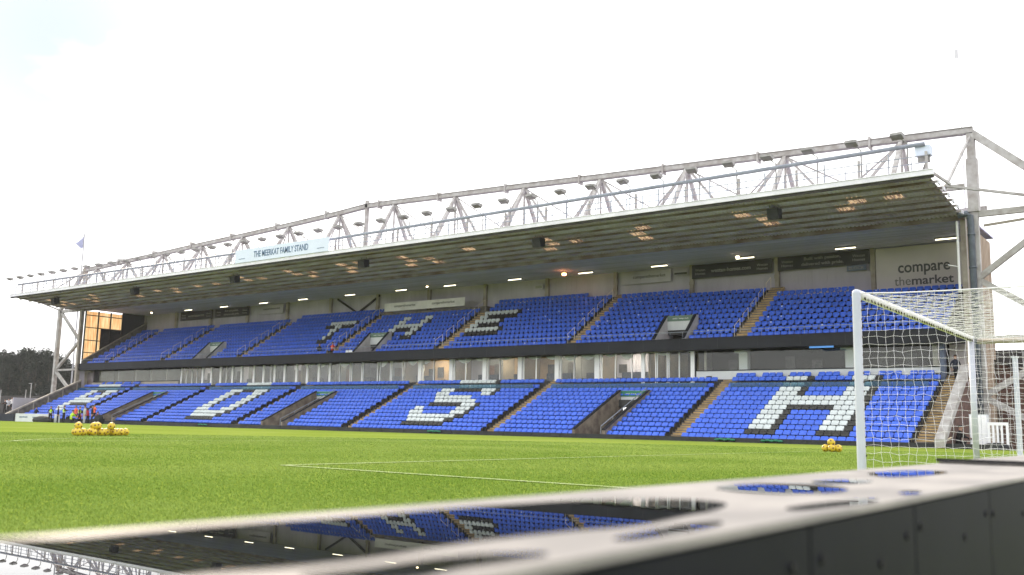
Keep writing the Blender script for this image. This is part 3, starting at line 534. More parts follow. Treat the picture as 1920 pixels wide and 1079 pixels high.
L_(740, 8.99, {lk(1): [(120,805,'k')], lk(2): [(205,820,'w'),(820,975,'k')], lk(3): [(235,990,'w'),(990,1150,'k')], lk(4): [(255,465,'w'),(935,1165,'w'),(1165,1240,'k')], lk(5): [(345,485,'w'),(1025,1255,'w'),(1255,1330,'k')],
 lk(6): [(590,1110,'k'),(1110,1345,'w'),(1345,1425,'k')], lk(7): [(675,1355,'w')], lk(8): [(695,1285,'w')], lk(9): [(700,915,'w'),(1450,1600,'w'),(1600,1680,'k')], lk(10): [(795,1000,'w'),(1000,1455,'k'),(1455,1690,'w'),(1690,1760,'k')],
 lk(11): [(1090,1690,'w'),(1690,1760,'k')], lk(12): [(1110,1705,'w'),(1705,1780,'k')]})
L_(340, 10.667, {lk(12): [(1320,1785,'w')], lk(11): [(1240,1740,'w')], lk(10): [(985,1215,'w'),(1215,1445,'k'),(1445,1695,'w'),(1695,1750,'k')], lk(9): [(880,1055,'w'),(1055,1190,'k'),(1395,1590,'w'),(1590,1640,'k')],
 lk(8): [(765,950,'w'),(950,1010,'k'),(1285,1480,'w'),(1480,1540,'k')], lk(7): [(655,840,'w'),(840,900,'k'),(1170,1370,'w'),(1370,1430,'k')], lk(6): [(550,730,'w'),(730,790,'k'),(1065,1260,'w'),(1260,1320,'k')],
 lk(5): [(430,610,'w'),(610,670,'k'),(950,1145,'w'),(1145,1200,'k')], lk(4): [(310,555,'w'),(780,1025,'w'),(1025,1090,'k')], lk(3): [(255,850,'w'),(850,975,'k')], lk(2): [(205,680,'w'),(680,800,'k')], lk(1): [(80,620,'k')]})
L_(90, 11.99, {lk(12): [(1165,1655,'w')], lk(11): [(1080,1590,'w')], lk(10): [(945,1095,'w'),(1095,1310,'k'),(1310,1525,'w'),(1525,1580,'k')], lk(9): [(830,975,'w'),(975,1030,'k'),(1190,1250,'k'),(1250,1400,'w'),(1400,1450,'k')],
 lk(8): [(710,860,'w'),(860,900,'k'),(1080,1280,'w'),(1280,1330,'k')], lk(7): [(590,1110,'w'),(1110,1200,'k')], lk(6): [(475,945,'w'),(945,1025,'k')], lk(5): [(350,485,'w'),(485,865,'k')], lk(4): [(220,375,'w')], lk(3): [(200,350,'w')]})
L_(860, 15.42, {uk(8): [(775,1695,'w'),(1695,1780,'k')], uk(7): [(625,830,'w'),(830,1670,'k')], uk(6): [(490,1185,'w'),(1185,1280,'k')], uk(5): [(350,570,'w'),(570,1170,'k')], uk(4): [(205,1150,'w'),(1150,1280,'k')], uk(3): [(120,1130,'k')]})
L_(700, 15.42, {uk(8): [(850,1055,'w'),(1055,1110,'k'),(1460,1665,'w'),(1665,1750,'k')], uk(7): [(710,910,'w'),(910,960,'k'),(1320,1520,'w'),(1520,1640,'k')], uk(6): [(580,1375,'w'),(1375,1450,'k')], uk(5): [(430,630,'w'),(640,1020,'k'),(1030,1240,'w'),(1240,1350,'k')],
 uk(4): [(285,490,'w'),(490,590,'k'),(890,1090,'w'),(1090,1200,'k')], uk(3): [(760,1040,'k')]})
L_(590, 17.98, {uk(8): [(575,1390,'w'),(1390,1500,'k')], uk(7): [(400,700,'k'),(700,890,'w'),(890,1330,'k')], uk(6): [(540,740,'w'),(740,860,'k')], uk(5): [(370,560,'w'),(560,680,'k')], uk(4): [(190,400,'w'),(400,520,'k')], uk(3): [(60,330,'k')]})
WLET = {}
for (t, r), lst in LET.items():
    Y = LY0+LDY*r if t == 'L' else UY0+UDY*r
    for x0, x1, c in lst: WLET.setdefault((t, r), []).append((at(x0, 700, Y=Y).x, at(x1, 700, Y=Y).x, c))
def refine():     # the x of a picture column also depends on the row's height: redo with the seat height
    for (t, r), lst in LET.items():
        Y = LY0+LDY*r if t == 'L' else UY0+UDY*r; Z = (LZ0+LDZ*r if t == 'L' else UZ0+UDZ*r)-0.12; o = []
        for x0, x1, c in lst:
            e = []
            for px in (x0, x1):
                py = 700.0
                for _ in range(6):
                    q = at(px, py, Y=Y); dz = Z+(zs(q.x) if t == 'L' else 0)-q.z; dist = (q-Vector(CAM)).length; py -= dz*FPX/dist
                e.append(at(px, py, Y=Y).x)
            o.append((e[0], e[1], c))
        WLET[(t, r)] = o
refine()
def colour(t, r, x):
    for a, b, c in WLET.get((t, r), ()):
        if a <= x <= b: return c
    return 'b'
def blocks(aisles, x0, x1):
    e = [x0]+[v for g in sorted(aisles) for v in g]+[x1]; return list(zip(e[0::2], e[1::2]))
seats = []    # (tier, row, x, y, z, colour, block)
for bi, (a, b) in enumerate(blocks(LAI, -108.0, -9.6)):
    n = int(round((b-a)/0.482)); p = (b-a)/n
    for r in range(14):
        if r == 13 and not (a > -30 or b < -95): continue
        for i in range(n):
            x = a+p*(i+0.5)
            if any(v0-0.1 < x < v1+0.1 for v0, v1 in LVO) and r <= 8: continue
            if r == 13 and (i % 4 == 3 or x < -105): continue
            seats.append(('L', r, x, LY0+LDY*r, LZ0+LDZ*r+zs(x)-SH+(0.14 if r >= 12 else 0), colour('L', r, x), bi, i, p))
UN = {0: 11, 1: 11, 2: 11, 3: 12, 4: 10, 5: 12, 6: 11, 7: 9}
for bi, (a, b) in enumerate(blocks(UAI, -108.6, -9.2)):
    n = int(round((b-a)/0.482)); p = (b-a)/n; nr = UNR[bi]
    for r in range(nr):
        for i in range(n):
            x = a+p*(i+0.5)
            if any(v0-0.1 < x < v1+0.1 for v0, v1 in UVO) and r <= 2: continue
            if bi == 6 and r == 10 and i > n*0.45: continue
            if bi == 5 and r == 11 and i > n*0.75: continue
            if bi == 7 and r == 8 and x > -16.2: continue
            seats.append(('U', r, x, UY0+UDY*r, UZ0+UDZ*r-SH, colour('U', r, x), bi+10, i, p))
near = [s for s in seats if s[0] == 'L' and s[6] == 6 and s[1] <= 10]
near.sort(key=lambda s: (s[1], -s[2])); near = near[:300]; nset = set(id(s) for s in near); rest = [s for s in seats if id(s) not in nset]
cols = {'b': 'blue', 'w': 'white', 'k': 'black', 'f': 'fadedblue'}
seats = [s[:5]+(('f',) if s[5] == 'b' and rng.random() < 0.035 else (s[5],))+s[6:] for s in seats]
proto = {}
for c in 'bwkf':
    proto[c] = (setmesh('seat_back_'+cols[c], BV, BF, [MT[cols[c]]]), setmesh('seat_pan_'+cols[c], PV, PF, [MT[cols[c]]]))
ncol = int(max(s[7] for s in near))+1
for s in near:
    t, r, x, y, z, c, bi, i, p = s
    e = empty('stadium_seat', (x, y, z), f"{cols[c].replace('fadedblue', 'faded blue')} tip-up seat, {nth(r+1)} row from the pitch, {nth(ncol-i)} from the right-hand end stair", 'seat', 'tip-up seats of the nearest lower block')
    e.location.y += random.gauss(0, .008); e.rotation_euler = (random.gauss(0, .012), 0, random.gauss(0, .012))
    for nm, me in zip(('backrest', 'seat_pan'), proto[c]): q = bpy.data.objects.new(nm, me); COL.objects.link(q); q.parent = e
P = np.array([[s[2]+rng.normal(0, .003), s[3]+rng.normal(0, .008), s[4]+rng.normal(0, .003)] for s in rest]); ci = np.array(['bwkf'.index(s[5]) for s in rest])
TV = np.vstack([BV, PV]); TU = np.vstack([UBV, UPV]); TF = BF+[tuple(i+len(BV) for i in f) for f in PF]; nv = len(TV); ns_ = len(rest)
up = np.array([s[0] == 'U' for s in rest]); V = (np.where(up[:,None,None], TU[None], TV[None])+P[:,None,:]).reshape(-1, 3); ll = np.array([len(f) for f in TF]); li = np.concatenate([np.array(f) for f in TF])
LI = (li[None]+(np.arange(ns_)*nv)[:,None]).ravel().astype(np.int32); LT = np.tile(ll, ns_).astype(np.int32); LS = np.concatenate([[0], np.cumsum(LT)[:-1]]).astype(np.int32)
me = bpy.data.meshes.new('seat_rows'); me.vertices.add(len(V)); me.vertices.foreach_set('co', V.ravel()); me.loops.add(len(LI)); me.loops.foreach_set('vertex_index', LI)
me.polygons.add(len(LT)); me.polygons.foreach_set('loop_start', LS); me.polygons.foreach_set('loop_total', LT); me.polygons.foreach_set('material_index', np.repeat(ci, len(TF)).astype(np.int32))
for c in 'bwkf': me.materials.append(MT[cols[c]])
me.update(); me.validate(); o = bpy.data.objects.new('stadium_seats', me); COL.objects.link(o)
tag(o, 'rows of blue seats with white and black letter patterns filling both tiers beyond the nearest block', 'seats', kind='stuff')

mb = MB()      # small pale number plates on some of the upper seats
for q in P[up][rng.random(int(up.sum())) < 0.07]: mb.box(q[0]-.055, q[0]+.055, q[1]+.008, q[1]+.012, q[2]+.64, q[2]+.70)
pl = build('seat_plate', mb, 'white', o); tag(pl, kind='stuff')

# ------------------------------------------------------------------ handrails up the upper gangways
def hoop(x, y, z, run, rise):
    mb = MB(); mb.tube([(x, y, z), (x, y, z+0.95), (x, y+run, z+0.95+rise), (x, y+run, z+rise)], 0.019, 6); return mb
for ai, (a, b) in enumerate(reversed(UAI[:])):
    pass
for ai, (a, b) in enumerate(UAI):
    for k in range(5):
        r = 0.4+2.1*k; y = UY0+UDY*r-0.2; z = UZ0+UDZ*r-0.60
        o = build('handrail', hoop(a+0.12, y, z, 0.95, 0.6), 'handr'); tag(o, f"pale handrail hoop, {nth(k+1)} up the upper gangway, {nth(ai+1)} gangway from the right end", 'handrail', 'handrail hoops on the upper gangways')
mb = MB(); 
for k in range(102): mb.tube([(-109+k*0.99, 44.2, 6.95), (-109+k*0.99, 44.2, 7.45)], 0.012, 4)
mb.tube([(-109.2, 44.2, 7.45), (-8.3, 44.2, 7.45)], 0.022, 5)
tag(build('balcony_rail', mb, 'rail'), 'thin grey rail along the front of the upper tier above the charcoal fascia', 'railing')

# ------------------------------------------------------------------ lamps, speakers, signs
def floodlight(p):
    e = empty('floodlight', p)
    mb = MB(); x, y, z = p
    poly = [(y-0.40, z+0.20), (y-0.44, z+0.04), (y+0.05, z-0.08), (y+0.20, z+0.01), (y+0.14, z+0.17)]
    mb.prism_x(poly, x-0.33, x+0.33); build('housing', mb, 'lampm', e)
    mb = MB(); mb.prism_x([(y-0.455, z+0.055), (y+0.04, z-0.11), (y+0.03, z-0.125), (y-0.47, z+0.04)], x-0.32, x+0.32); build('lens', mb, 'lampg', e)
    mb = MB(); mb.tube([(x+0.05, y+0.1, z), (x+0.45, y+0.1, z-0.35), (x+0.45, y+0.1, z-2.1)], 0.042, 5); build('bracket', mb, 'lampm', e); return e
fp = floodlight((-9.6, 37.0, 16.95)); k = 0
for k in range(42):
    x = -9.7-2.55*k; o = fp if k == 0 else copy_tree(fp); o.location = (x, 37.0, 16.95+0.18*max(0, (x+40)/30)); tag(o, f"grey floodlight on the roof-edge gantry, {nth(k+1)} from the right end", 'floodlight', 'floodlights along the roof edge')
    o.rotation_euler = (0, 0, random.uniform(-0.15, 0.15))
mb = MB(); mb.box(-8.85, -8.05, 37.1, 37.7, 15.95, 16.5, 0); mb.box(-8.75, -8.15, 37.25, 37.55, 15.6, 15.95, 1); mb.beam((-8.7, 37.4, 14.7), (-8.2, 37.4, 15.9), 0.12, 0.12, 1)
tag(build('equipment_box', mb, ['sign', 'lampm']), 'pale blue equipment box on a bracket at the right end of the roof', 'box')
STR = [(-10.24, 13.72), (-17.03, 13.72), (-24.67, 13.7), (-32.07, 13.7), (-39.18, 13.7), (-46.81, 13.7), (-54.6, 13.7), (-61.01, 13.7), (-68.37, 13.7), (-75.75, 13.7), (-82.49, 13.7), (-89.77, 13.7), (-96.9, 13.7)]
mb = MB(); mb.box(-0.75, 0.75, -0.05, 0.05, 0, 0.06); 
e0 = empty('strip_light', (0, 0, 0)); tb = MB(); tb.tube([(-0.72, 0, 0.0), (0.72, 0, 0.0)], 0.034, 8); build('tube', tb, 'tube', e0); hb = MB(); hb.box(-0.78, 0.78, -0.07, 0.07, 0.046, 0.13); hb.box(-0.5, -0.46, -0.02, 0.02, 0.13, 0.2); hb.box(0.46, 0.5, -0.02, 0.02, 0.13, 0.2); build('batten', hb, 'lampm', e0)
for k, (x, z) in enumerate(STR):
    o = e0 if k == 0 else copy_tree(e0); o.location = (x, 50.5, z-0.04); tag(o, f"lit tube light under the roof ceiling, {nth(k+1)} from the right end", 'strip light', 'tube lights under the roof ceiling')
for x, z, m, lb, r in ((-24.9, 13.62, 'warm', 'small warm lamp lit under the ceiling above the dark web address board', 0.14), (-40.8, 13.55, 'hot', 'glowing orange lamp under the roof ceiling above the middle seats', 0.18), (-56.7, 13.6, 'warm', 'small warm lamp lit under the ceiling above the white banner', 0.10), (-103.4, 13.6, 'warm', 'small white lamp lit under the ceiling near the left end', 0.12)):
    e = empty('ceiling_lamp', (x, 49.6, z)); tag(e, lb, 'lamp')
    mb = MB(); mb.ball((x, 49.6, z), r, 0, 10, 6, (1.2, 1, 0.7)); build('bulb', mb, m, e); mb = MB(); mb.tube([(x, 49.6, z+r*0.6), (x, 49.6, 13.85)], 0.04, 6); mb.box(x-0.2, x+0.2, 49.5, 49.75, z+r*0.5, z+r*0.5+0.06); build('fitting', mb, 'lampm', e)
for k, (x, z) in enumerate([(-17.4, 13.75), (-35.28, 13.75), (-53.47, 13.75), (-71.0, 13.75), (-88.18, 13.75), (-104.87, 13.75)]):
    e = empty('speaker', (x, 38, z)); tag(e, f"black loudspeaker hanging under the roof front, {nth(k+1)} from the right end", 'loudspeaker', 'loudspeakers under the roof')
    mb = MB(); mb.prism_x([(37.6, z+0.35), (37.75, z-0.32), (38.35, z-0.2), (38.3, z+0.4)], x-0.36, x+0.36); build('cabinet', mb, 'spk', e); mb = MB(); mb.tube([(x-0.3, 38, z+0.3), (x-0.3, 38, z+0.7)], 0.03, 5); mb.tube([(x+0.3, 38, z+0.3), (x+0.3, 38, z+0.7)], 0.03, 5); build('hanger', mb, 'lampm', e)
# roof banner
def panel(name, x0, x1, y, z0, z1, m, label, cat, fr=0.04):
    e = empty(name, ((x0+x1)/2, y, z0)); tag(e, label, cat); mb = MB(); mb.box(x0, x1, y, y+0.05, z0, z1); build('panel', mb, m, e); return e
e = panel('stand_sign', -68.3, -55.6, 35.9, 14.80, 16.02, 'sign', 'long pale blue sign reading THE MEERKAT FAMILY STAND on the roof edge', 'sign')
text('lettering', 'THE MEERKAT FAMILY STAND', 7.4, 0.58, (-61.9, 35.895, 15.42), 'ink', e, bold=0.02)
for x in (-67.3, -56.6): text('small_lettering', 'comparethemarket', 0.9, 0.10, (x, 35.895, 15.15), 'ink', e)
e = panel('wall_sign', -15.45, -9.7, YB-0.3, 10.6, 13.75, 'cmt', 'large off-white wall sign reading compare the market at the right end', 'sign')
text('lettering', 'compare', 3.45, 0.80, (-12.2, YB-0.305, 12.02), 'ctxt', e, bold=0.018); text('lettering', 'market', 2.75, 0.62, (-11.65, YB-0.305, 11.27), 'ctxt', e, bold=0.018); text('lettering', 'the', 1.1, 0.62, (-13.65, YB-0.305, 11.28), 'ctxl', e)
def dboard(x0, x1, z0, z1, lines, side, label):
    e = panel('wall_sign', x0, x1, YB-0.28, z0, z1, 'dark', label, 'sign'); c = (x0+x1)/2; w = x1-x0
    if len(lines) == 1: text('lettering', lines[0], w*0.50, 0.30, (c, YB-0.285, (z0+z1)/2), 'grey', e, bold=0.02)
    else:
        for i, t in enumerate(lines): text('lettering', t, w*(0.40 if i == 0 else 0.46), 0.30, (c, YB-0.285, (z0+z1)/2+0.2-0.42*i), 'grey', e, bold=0.015)
    for xx in (x0+w*0.11, x1-w*0.11):
        for i, t in enumerate(side): text('lettering', t, w*0.13, 0.2, (xx, YB-0.285, (z0+z1)/2+0.13-0.3*i), 'grey', e)
dboard(-30.05, -23.3, 12.68, 13.80, ['westan-homes.com'], ['Westan', 'Homes'], 'charcoal wall sign with a web address, in the third bay from the right')
dboard(-22.8, -15.9, 12.75, 13.82, ['Built with passion,', 'delivered with pride.'], ['Westan', 'Homes'], 'charcoal wall sign reading Built with passion, delivered with pride, second bay from the right')
dboard(-94.0, -87.5, 12.72, 13.78, ['Built with passion,', 'delivered with pride.'], ['Westan', 'Homes'], 'faded charcoal two-line wall sign at the far left, right of its one-line neighbour')
dboard(-101.2, -94.6, 12.72, 13.78, ['westan-homes.com'], ['Westan', 'Homes'], 'faded charcoal one-line wall sign, the leftmost on the back wall')
e = panel('wall_sign', -17.55, -16.15, YB-0.26, 12.3, 12.72, 'bsign', 'small blue sign hanging below the charcoal passion and pride sign', 'sign'); text('lettering', 'BLOCK', 1.1, 0.2, (-16.85, YB-0.265, 12.51), 'grey', e)
e = panel('wall_sign', -36.7, -31.95, YB-0.28, 12.66, 13.68, 'cladd', 'grey wall sign reading comparethemarket in the fourth bay from the right', 'sign'); text('lettering', 'comparethemarket', 3.1, 0.36, (-34.0, YB-0.285, 13.2), 'ctxt', e)
e = panel('wall_sign', -31.7, -30.45, YB-0.28, 13.1, 13.55, 'cladd', 'small dark lined sign between the grey comparethemarket sign and the column', 'sign'); mb = MB(); mb.box(-31.65, -30.5, YB-0.285, YB-0.281, 13.15, 13.32); build('dark_band', mb, 'dark', e)
e = panel('wall_sign', -45.9, -44.95, YB-0.26, 12.9, 13.35, 'cladd', 'tiny grey sign on the back wall in the middle of the stand', 'sign'); mb = MB(); mb.box(-45.8, -45.05, YB-0.265, YB-0.261, 13.0, 13.25); build('dark_band', mb, 'grey', e)
e = panel('wall_sign', -85.9, -81.2, YB-0.28, 12.7, 13.7, 'cladd', 'grey comparethemarket wall sign right of the faded charcoal signs', 'sign'); text('lettering', 'comparethemarket', 3.0, 0.34, (-83.3, YB-0.285, 13.25), 'ctxt', e)
e = empty('white_banner', (-58.4, 51.0, 11.7)); tag(e, 'long grey-white banner reading comparethemarket twice above the seats with the letter H', 'banner')
mb = MB(); mb.box(-63.72, -53.1, 51.0, 51.05, 11.7, 12.52, 0); build('panel', mb, 'greyl', e)
for x in (-60.9, -55.8): text('lettering', 'comparethemarket', 2.9, 0.32, (x, 50.995, 12.15), 'ctxt', e)
mb = MB(); mb.box(-64.3, -50.6, 51.2, YB, 7, 11.55, 0); build('press_box_front', mb, 'conc', stand)
mb = MB(); mb.beam((-66.0, YB-0.1, 13.7), (-69.2, YB-0.1, 12.0), 0.12, 0.18); mb.beam((-72.4, YB-0.1, 13.7), (-69.2, YB-0.1, 12.0), 0.12, 0.18); build('wall_brace', mb, 'slat', stand)

# ------------------------------------------------------------------ sofas inside the boxes
def sofa(x, w):
    mb = MB(); mb.box(x-w/2, x+w/2, 46.6, 47.4, 3.65, 4.1); mb.box(x-w/2, x+w/2, 47.2, 47.45, 4.1, 4.85); mb.box(x-w/2-0.15, x-w/2, 46.6, 47.45, 3.65, 4.4); mb.box(x+w/2, x+w/2+0.15, 46.6, 47.45, 3.65, 4.4)
    return build('sofa', mb, 'sofa')
for k, (x, w_) in enumerate(((-88, 1.6), (-83.2, 1.5), (-79.6, 1.4), (-75.8, 1.7), (-69.2, 1.6), (-62.6, 2.4), (-57.5, 1.8), (-54.5, 2.2), (-50.6, 1.8), (-47.0, 2.2), (-43.2, 2.0), (-39.6, 2.4), (-35.9, 2.0), (-32.4, 2.4))):
    tag(sofa(x, w_), f"dark sofa inside the glazed boxes, {nth(14-k)} from the white-framed doors", 'sofa', 'sofas in the executive boxes')

# ------------------------------------------------------------------ goal
R_ = 0.06
e = empty('football_goal', (0, 0, 0)); tag(e, 'white football goal with an off-white net standing at the right', 'goal')
for y in (-3.72, 3.72):
    mb = MB(); s = 1 if y < 0 else -1
    if y < 0: mb.tube([(0, y, -0.05), (0, y, 2.50)], R_, 16, cap=False); mb.ball((0, y, 2.50), R_, 0, 16, 10)
    else: mb.tube([(0, y, -0.05), (0, y, 2.55)], R_, 16)
    build('goalpost', mb, 'post', e, smooth=True)
mb = MB(); mb.tube([(0, -3.72, 2.50), (0, 3.70, 2.50)], R_, 16); build('crossbar', mb, 'net', e, smooth=True)
ND = 2.1
def netquad(A, B, C, D, nu, nv, sag=0.0, r=0.0021, seed=0):      # A->B along u, A->D along v
    mb = MB(); A, B, C, D = map(Vector, (A, B, C, D)); rr = random.Random(seed)
    def P_(u, v):
        p = (A*(1-u)+B*u)*(1-v)+(D*(1-u)+C*u)*v; b = math.sin(PI*u)*math.sin(PI*v)*sag; p.z -= b*0.7 if abs((B-A).cross(D-A).normalized().z) > 0.5 else 0.0
        h = hash((round(u*nu), round(v*nv), seed)); q = random.Random(h); j = 0.017
        if 0 < u < 1 and 0 < v < 1: p += Vector((q.uniform(-j, j), q.uniform(-j, j), q.uniform(-j, j)))
        return p
    for i in range(nu+1): mb.tube([P_(i/nu, j/nv) for j in range(nv+1)], r, 3, cap=False)
    for j in range(nv+1): mb.tube([P_(i/nu, j/nv) for i in range(nu+1)], r, 3, cap=False)
    return mb
netp = MB()
for q in (netquad((0.04, -3.70, 2.47), (ND, -3.66, 2.46), (ND+0.1, -3.66, 0.0), (0.04, -3.70, 0.0), 19, 25, 0, seed=1), netquad((0.04, 3.70, 2.50), (ND, 3.70, 2.46), (ND+0.1, 3.70, 0.0), (0.04, 3.70, 0.0), 19, 25, 0, r=0.0026, seed=2),
          netquad((ND, -3.66, 2.46), (ND, 3.70, 2.46), (ND+0.1, 3.70, 0.0), (ND+0.1, -3.66, 0.0), 60, 25, 0, seed=3)): netp.add(q.v, q.f)
# diamond-mesh roof
for k in range(-22, 64):
    for s in (1, -1):
        pts = []
        for j in range(14):
            u = j/13; x = 0.04+(ND-0.04)*u; y = -3.66+7.36*(k/62)+s*u*2.1
            if -3.70 <= y <= 3.74: pts.append((x+random.uniform(-.004, .004), y, 2.49-0.05*math.sin(PI*u)-0.015*math.sin(k*1.7+u*6)))
        if len(pts) > 1: netp.tube(pts, 0.0022, 3, cap=False)
build('net', netp, 'net', e)
mb = MB(); mb.tube([(0.05, -3.70, 2.50), (0.6, -3.69, 2.475), (1.2, -3.68, 2.465), (ND, -3.66, 2.46)], 0.010, 6); mb.tube([(ND, -3.66, 2.46), (ND, 3.7, 2.46)], 0.010, 6); build('head_rope', mb, 'net', e)
mb = MB(); mb.tube([(0.12, 3.72, 2.44), (2.9, 3.72, 2.44)], 0.055, 10); build('net_support_bar', mb, 'steelc', e, smooth=True)
mb = MB(); random.seed(3)
for k in range(46): y = -3.5+k*0.158; mb.tube([(0.045, y, 2.47), (0.055, y+0.02, 2.43)], 0.012, 5)
for k in range(18): z = 0.25+k*0.125; mb.tube([(0.062, -3.72, z), (0.07, -3.715, z+0.02)], 0.009, 5)
build('net_clips', mb, 'clip', e)
mb = MB(); mb.tube([(1.6, 2.6, 3.3), (1.55, 2.6, 2.9), (1.45, 2.62, 2.5)], 0.008, 5); 
mb = MB(); pb = at(1907, 862, Y=7); mb.box(0.22, 0.32, 6.95, 7.05, -0.05, 2.33); mb.box(0.20, 0.34, 6.93, 7.07, 2.33, 2.36); mb.box(0.12, 0.42, 6.85, 7.15, -0.05, 0.02)
tag(build('net_post', mb, 'post'), 'square white post standing beyond the goal, right of its far post', 'post')

# ------------------------------------------------------------------ perimeter board in the foreground
BZ = 0.48; BX0, BX1 = 3.27, 3.64
MT['btop'] = mat('board_top_beige', (0.33, 0.31, 0.295), 0.65, scale=9, col2=(0.215, 0.205, 0.20), spec=0.3, bump=0.08, bscale=120, stretch=(1, 0.5, 1))
MT['bface'] = mat('board_face', (0.010, 0.011, 0.018), 0.6, scale=2.5, col2=(0.005, 0.006, 0.010), stretch=(1, 1, 0.5), spec=0.15)
ye = [-18.6, -17.05, -15.97, -15.53, -14.98, -14.36, -13.76]+[-13.0+0.62*k for k in range(44)]
joint = -13.76
brd = 0
for k, (ya, yb) in enumerate(((-19.2, joint), (joint, -9.8), (-9.8, -5.9), (-5.9, -2.0), (-2.0, 2.0), (2.0, 6.0))):
    zt = BZ if k == 0 else BZ+0.006
    e = empty('perimeter_board', ((BX0+BX1)/2, (ya+yb)/2, 0)); tag(e, ['black-faced advertising board with a wet beige top nearest the camera', 'black-faced advertising board just beyond the black strap', 'black-faced advertising board in line beyond the second board', 'fourth advertising board in line behind the goal', 'fifth advertising board in line behind the goal', 'sixth and farthest advertising board in line behind the goal'][k], 'advertising board', 'advertising boards behind the goal')
    mb = MB(); mb.box(BX0+0.01, BX1-0.012, ya+0.002, yb-0.002, 0, zt-0.010); build('cabinet', mb, 'bface', e)
    mb = MB(); mb.box(BX0, BX1, ya+0.002, yb-0.004, zt-0.008, zt); build('top_cover', mb, 'btop', e)
    for y0, y1 in zip(ye[:-1], ye[1:]):
        if y0 >= ya-0.01 and y1 <= yb+0.01:
            mb = MB(); mb.box(BX1-0.011, BX1-0.003, y0+0.003, y1-0.003, 0.02, zt-0.012); pn = build('face_panel', mb, 'bface', e)
            for yy, zz in ((y0+0.03, zt-0.05), (y1-0.05, zt-0.045), ((y0+y1)/2+0.04, zt-0.085)):
                yy += random.uniform(-.012, .012); zz += random.uniform(-.01, .01); mb = MB(); mb.tube([(BX1-0.003, yy, zz), (BX1+0.0005, yy, zz)], 0.006, 8); build('bolt', mb, 'blk', pn)
mb = MB(); mb.box(BX0-0.004, BX1+0.004, joint-0.014, joint+0.012, BZ+0.007, BZ+0.016); mb.box(BX1+0.001, BX1+0.006, joint-0.014, joint+0.012, BZ-0.08, BZ+0.012)
tag(build('black_strap', mb, 'blk'), 'thin black strap lying across the top of the advertising boards', 'strap')
m = bpy.data.materials.new('rain_water'); m.use_nodes = True; b = m.node_tree.nodes['Principled BSDF']; b.inputs['Base Color'].default_value = (0.008, 0.009, 0.010, 1); b.inputs['Roughness'].default_value = 0.0; b.inputs['IOR'].default_value = 1.45; b.inputs['Specular IOR Level'].default_value = 0.8
tn = m.node_tree; gg = tn.nodes.new('ShaderNodeNewGeometry'); nz = tn.nodes.new('ShaderNodeTexNoise'); nz.inputs['Scale'].default_value = 3.0; nz.inputs['Detail'].default_value = 0; bp = tn.nodes.new('ShaderNodeBump'); bp.inputs['Strength'].default_value = 0.10; bp.inputs['Distance'].default_value = 0.004
tn.links.new(gg.outputs['Position'], nz.inputs['Vector']); tn.links.new(nz.outputs['Fac'], bp.inputs['Height']); tn.links.new(bp.outputs[0], b.inputs['Normal']); MT['water'] = m
PUD = [([(-60,1022),(0,1013),(135,1009),(250,999),(365,989),(500,979),(600,973),(700,965),(850,953),(1000,943),(1080,939),(1200,936),(1300,937),(1361,944),(1340,955),(1294,964),(1200,983),(1074,993),(928,1008),(819,1024),(709,1042),(547,1060),(387,1072),(300,1082),(-60,1120)], 'long rain puddle on the board top reflecting the roof and upper seats'),
 ([(560,1082),(700,1062),(850,1042),(960,1037),(1027,1037),(960,1050),(860,1064),(760,1084)], 'narrow rain puddle along the near edge of the board, leftmost'),
 ([(1154,1008),(1220,994),(1290,982),(1350,978),(1345,984),(1290,995),(1210,1007),(1170,1010)], 'slim blue-reflecting puddle right of the narrow leftmost one'),
 ([(1474,952),(1530,944),(1590,938),(1646,936),(1630,942),(1560,950),(1500,955)], 'thin puddle by the near edge at the panel seam'),
 ([(1343,914),(1390,909),(1450,907),(1520,909),(1570,913),(1590,918),(1560,923),(1480,925),(1400,922),(1360,918)], 'oval puddle mirroring blue and white seats in the middle of the board top'),
 ([(1522,903),(1570,900),(1620,901),(1635,903),(1600,906),(1545,906)], 'tiny puddle between the two oval puddles'),
 ([(1627,888),(1670,884),(1720,882),(1777,885),(1740,891),(1680,894),(1645,892)], 'small oval puddle on the board just before the black strap'),
 ([(1684,924),(1700,921),(1722,921),(1726,924),(1705,927)], 'tiny blue puddle at the near edge of the board')]
for pts, lb in PUD:
    P3 = [at(px, py, Z=BZ+0.0015) for px, py in pts]; c = sum(P3, Vector())/len(P3)
    n = len(P3); sm = []
    for i in range(n):       # Catmull-Rom rounding of the shore
        p0, p1, p2, p3 = P3[i-1], P3[i], P3[(i+1) % n], P3[(i+2) % n]
        for t in (0, .25, .5, .75): sm.append(0.5*((2*p1)+(p2-p0)*t+(2*p0-5*p1+4*p2-p3)*t*t+(3*p1-p0-3*p2+p3)*t**3))
    sm = [Vector((min(BX1-0.004, max(BX0+0.006, q.x)), q.y, BZ+0.0015)) for q in sm]
    mb = MB(); mb.add([q-Vector((0,0,0.0014)) for q in sm]+sm, [tuple(range(len(sm), 2*len(sm)))]+[(i, (i+1) % len(sm), len(sm)+(i+1) % len(sm), len(sm)+i) for i in range(len(sm))])
    tag(build('rain_puddle', mb, 'water'), lb, 'puddle', 'rain puddles on the board top')

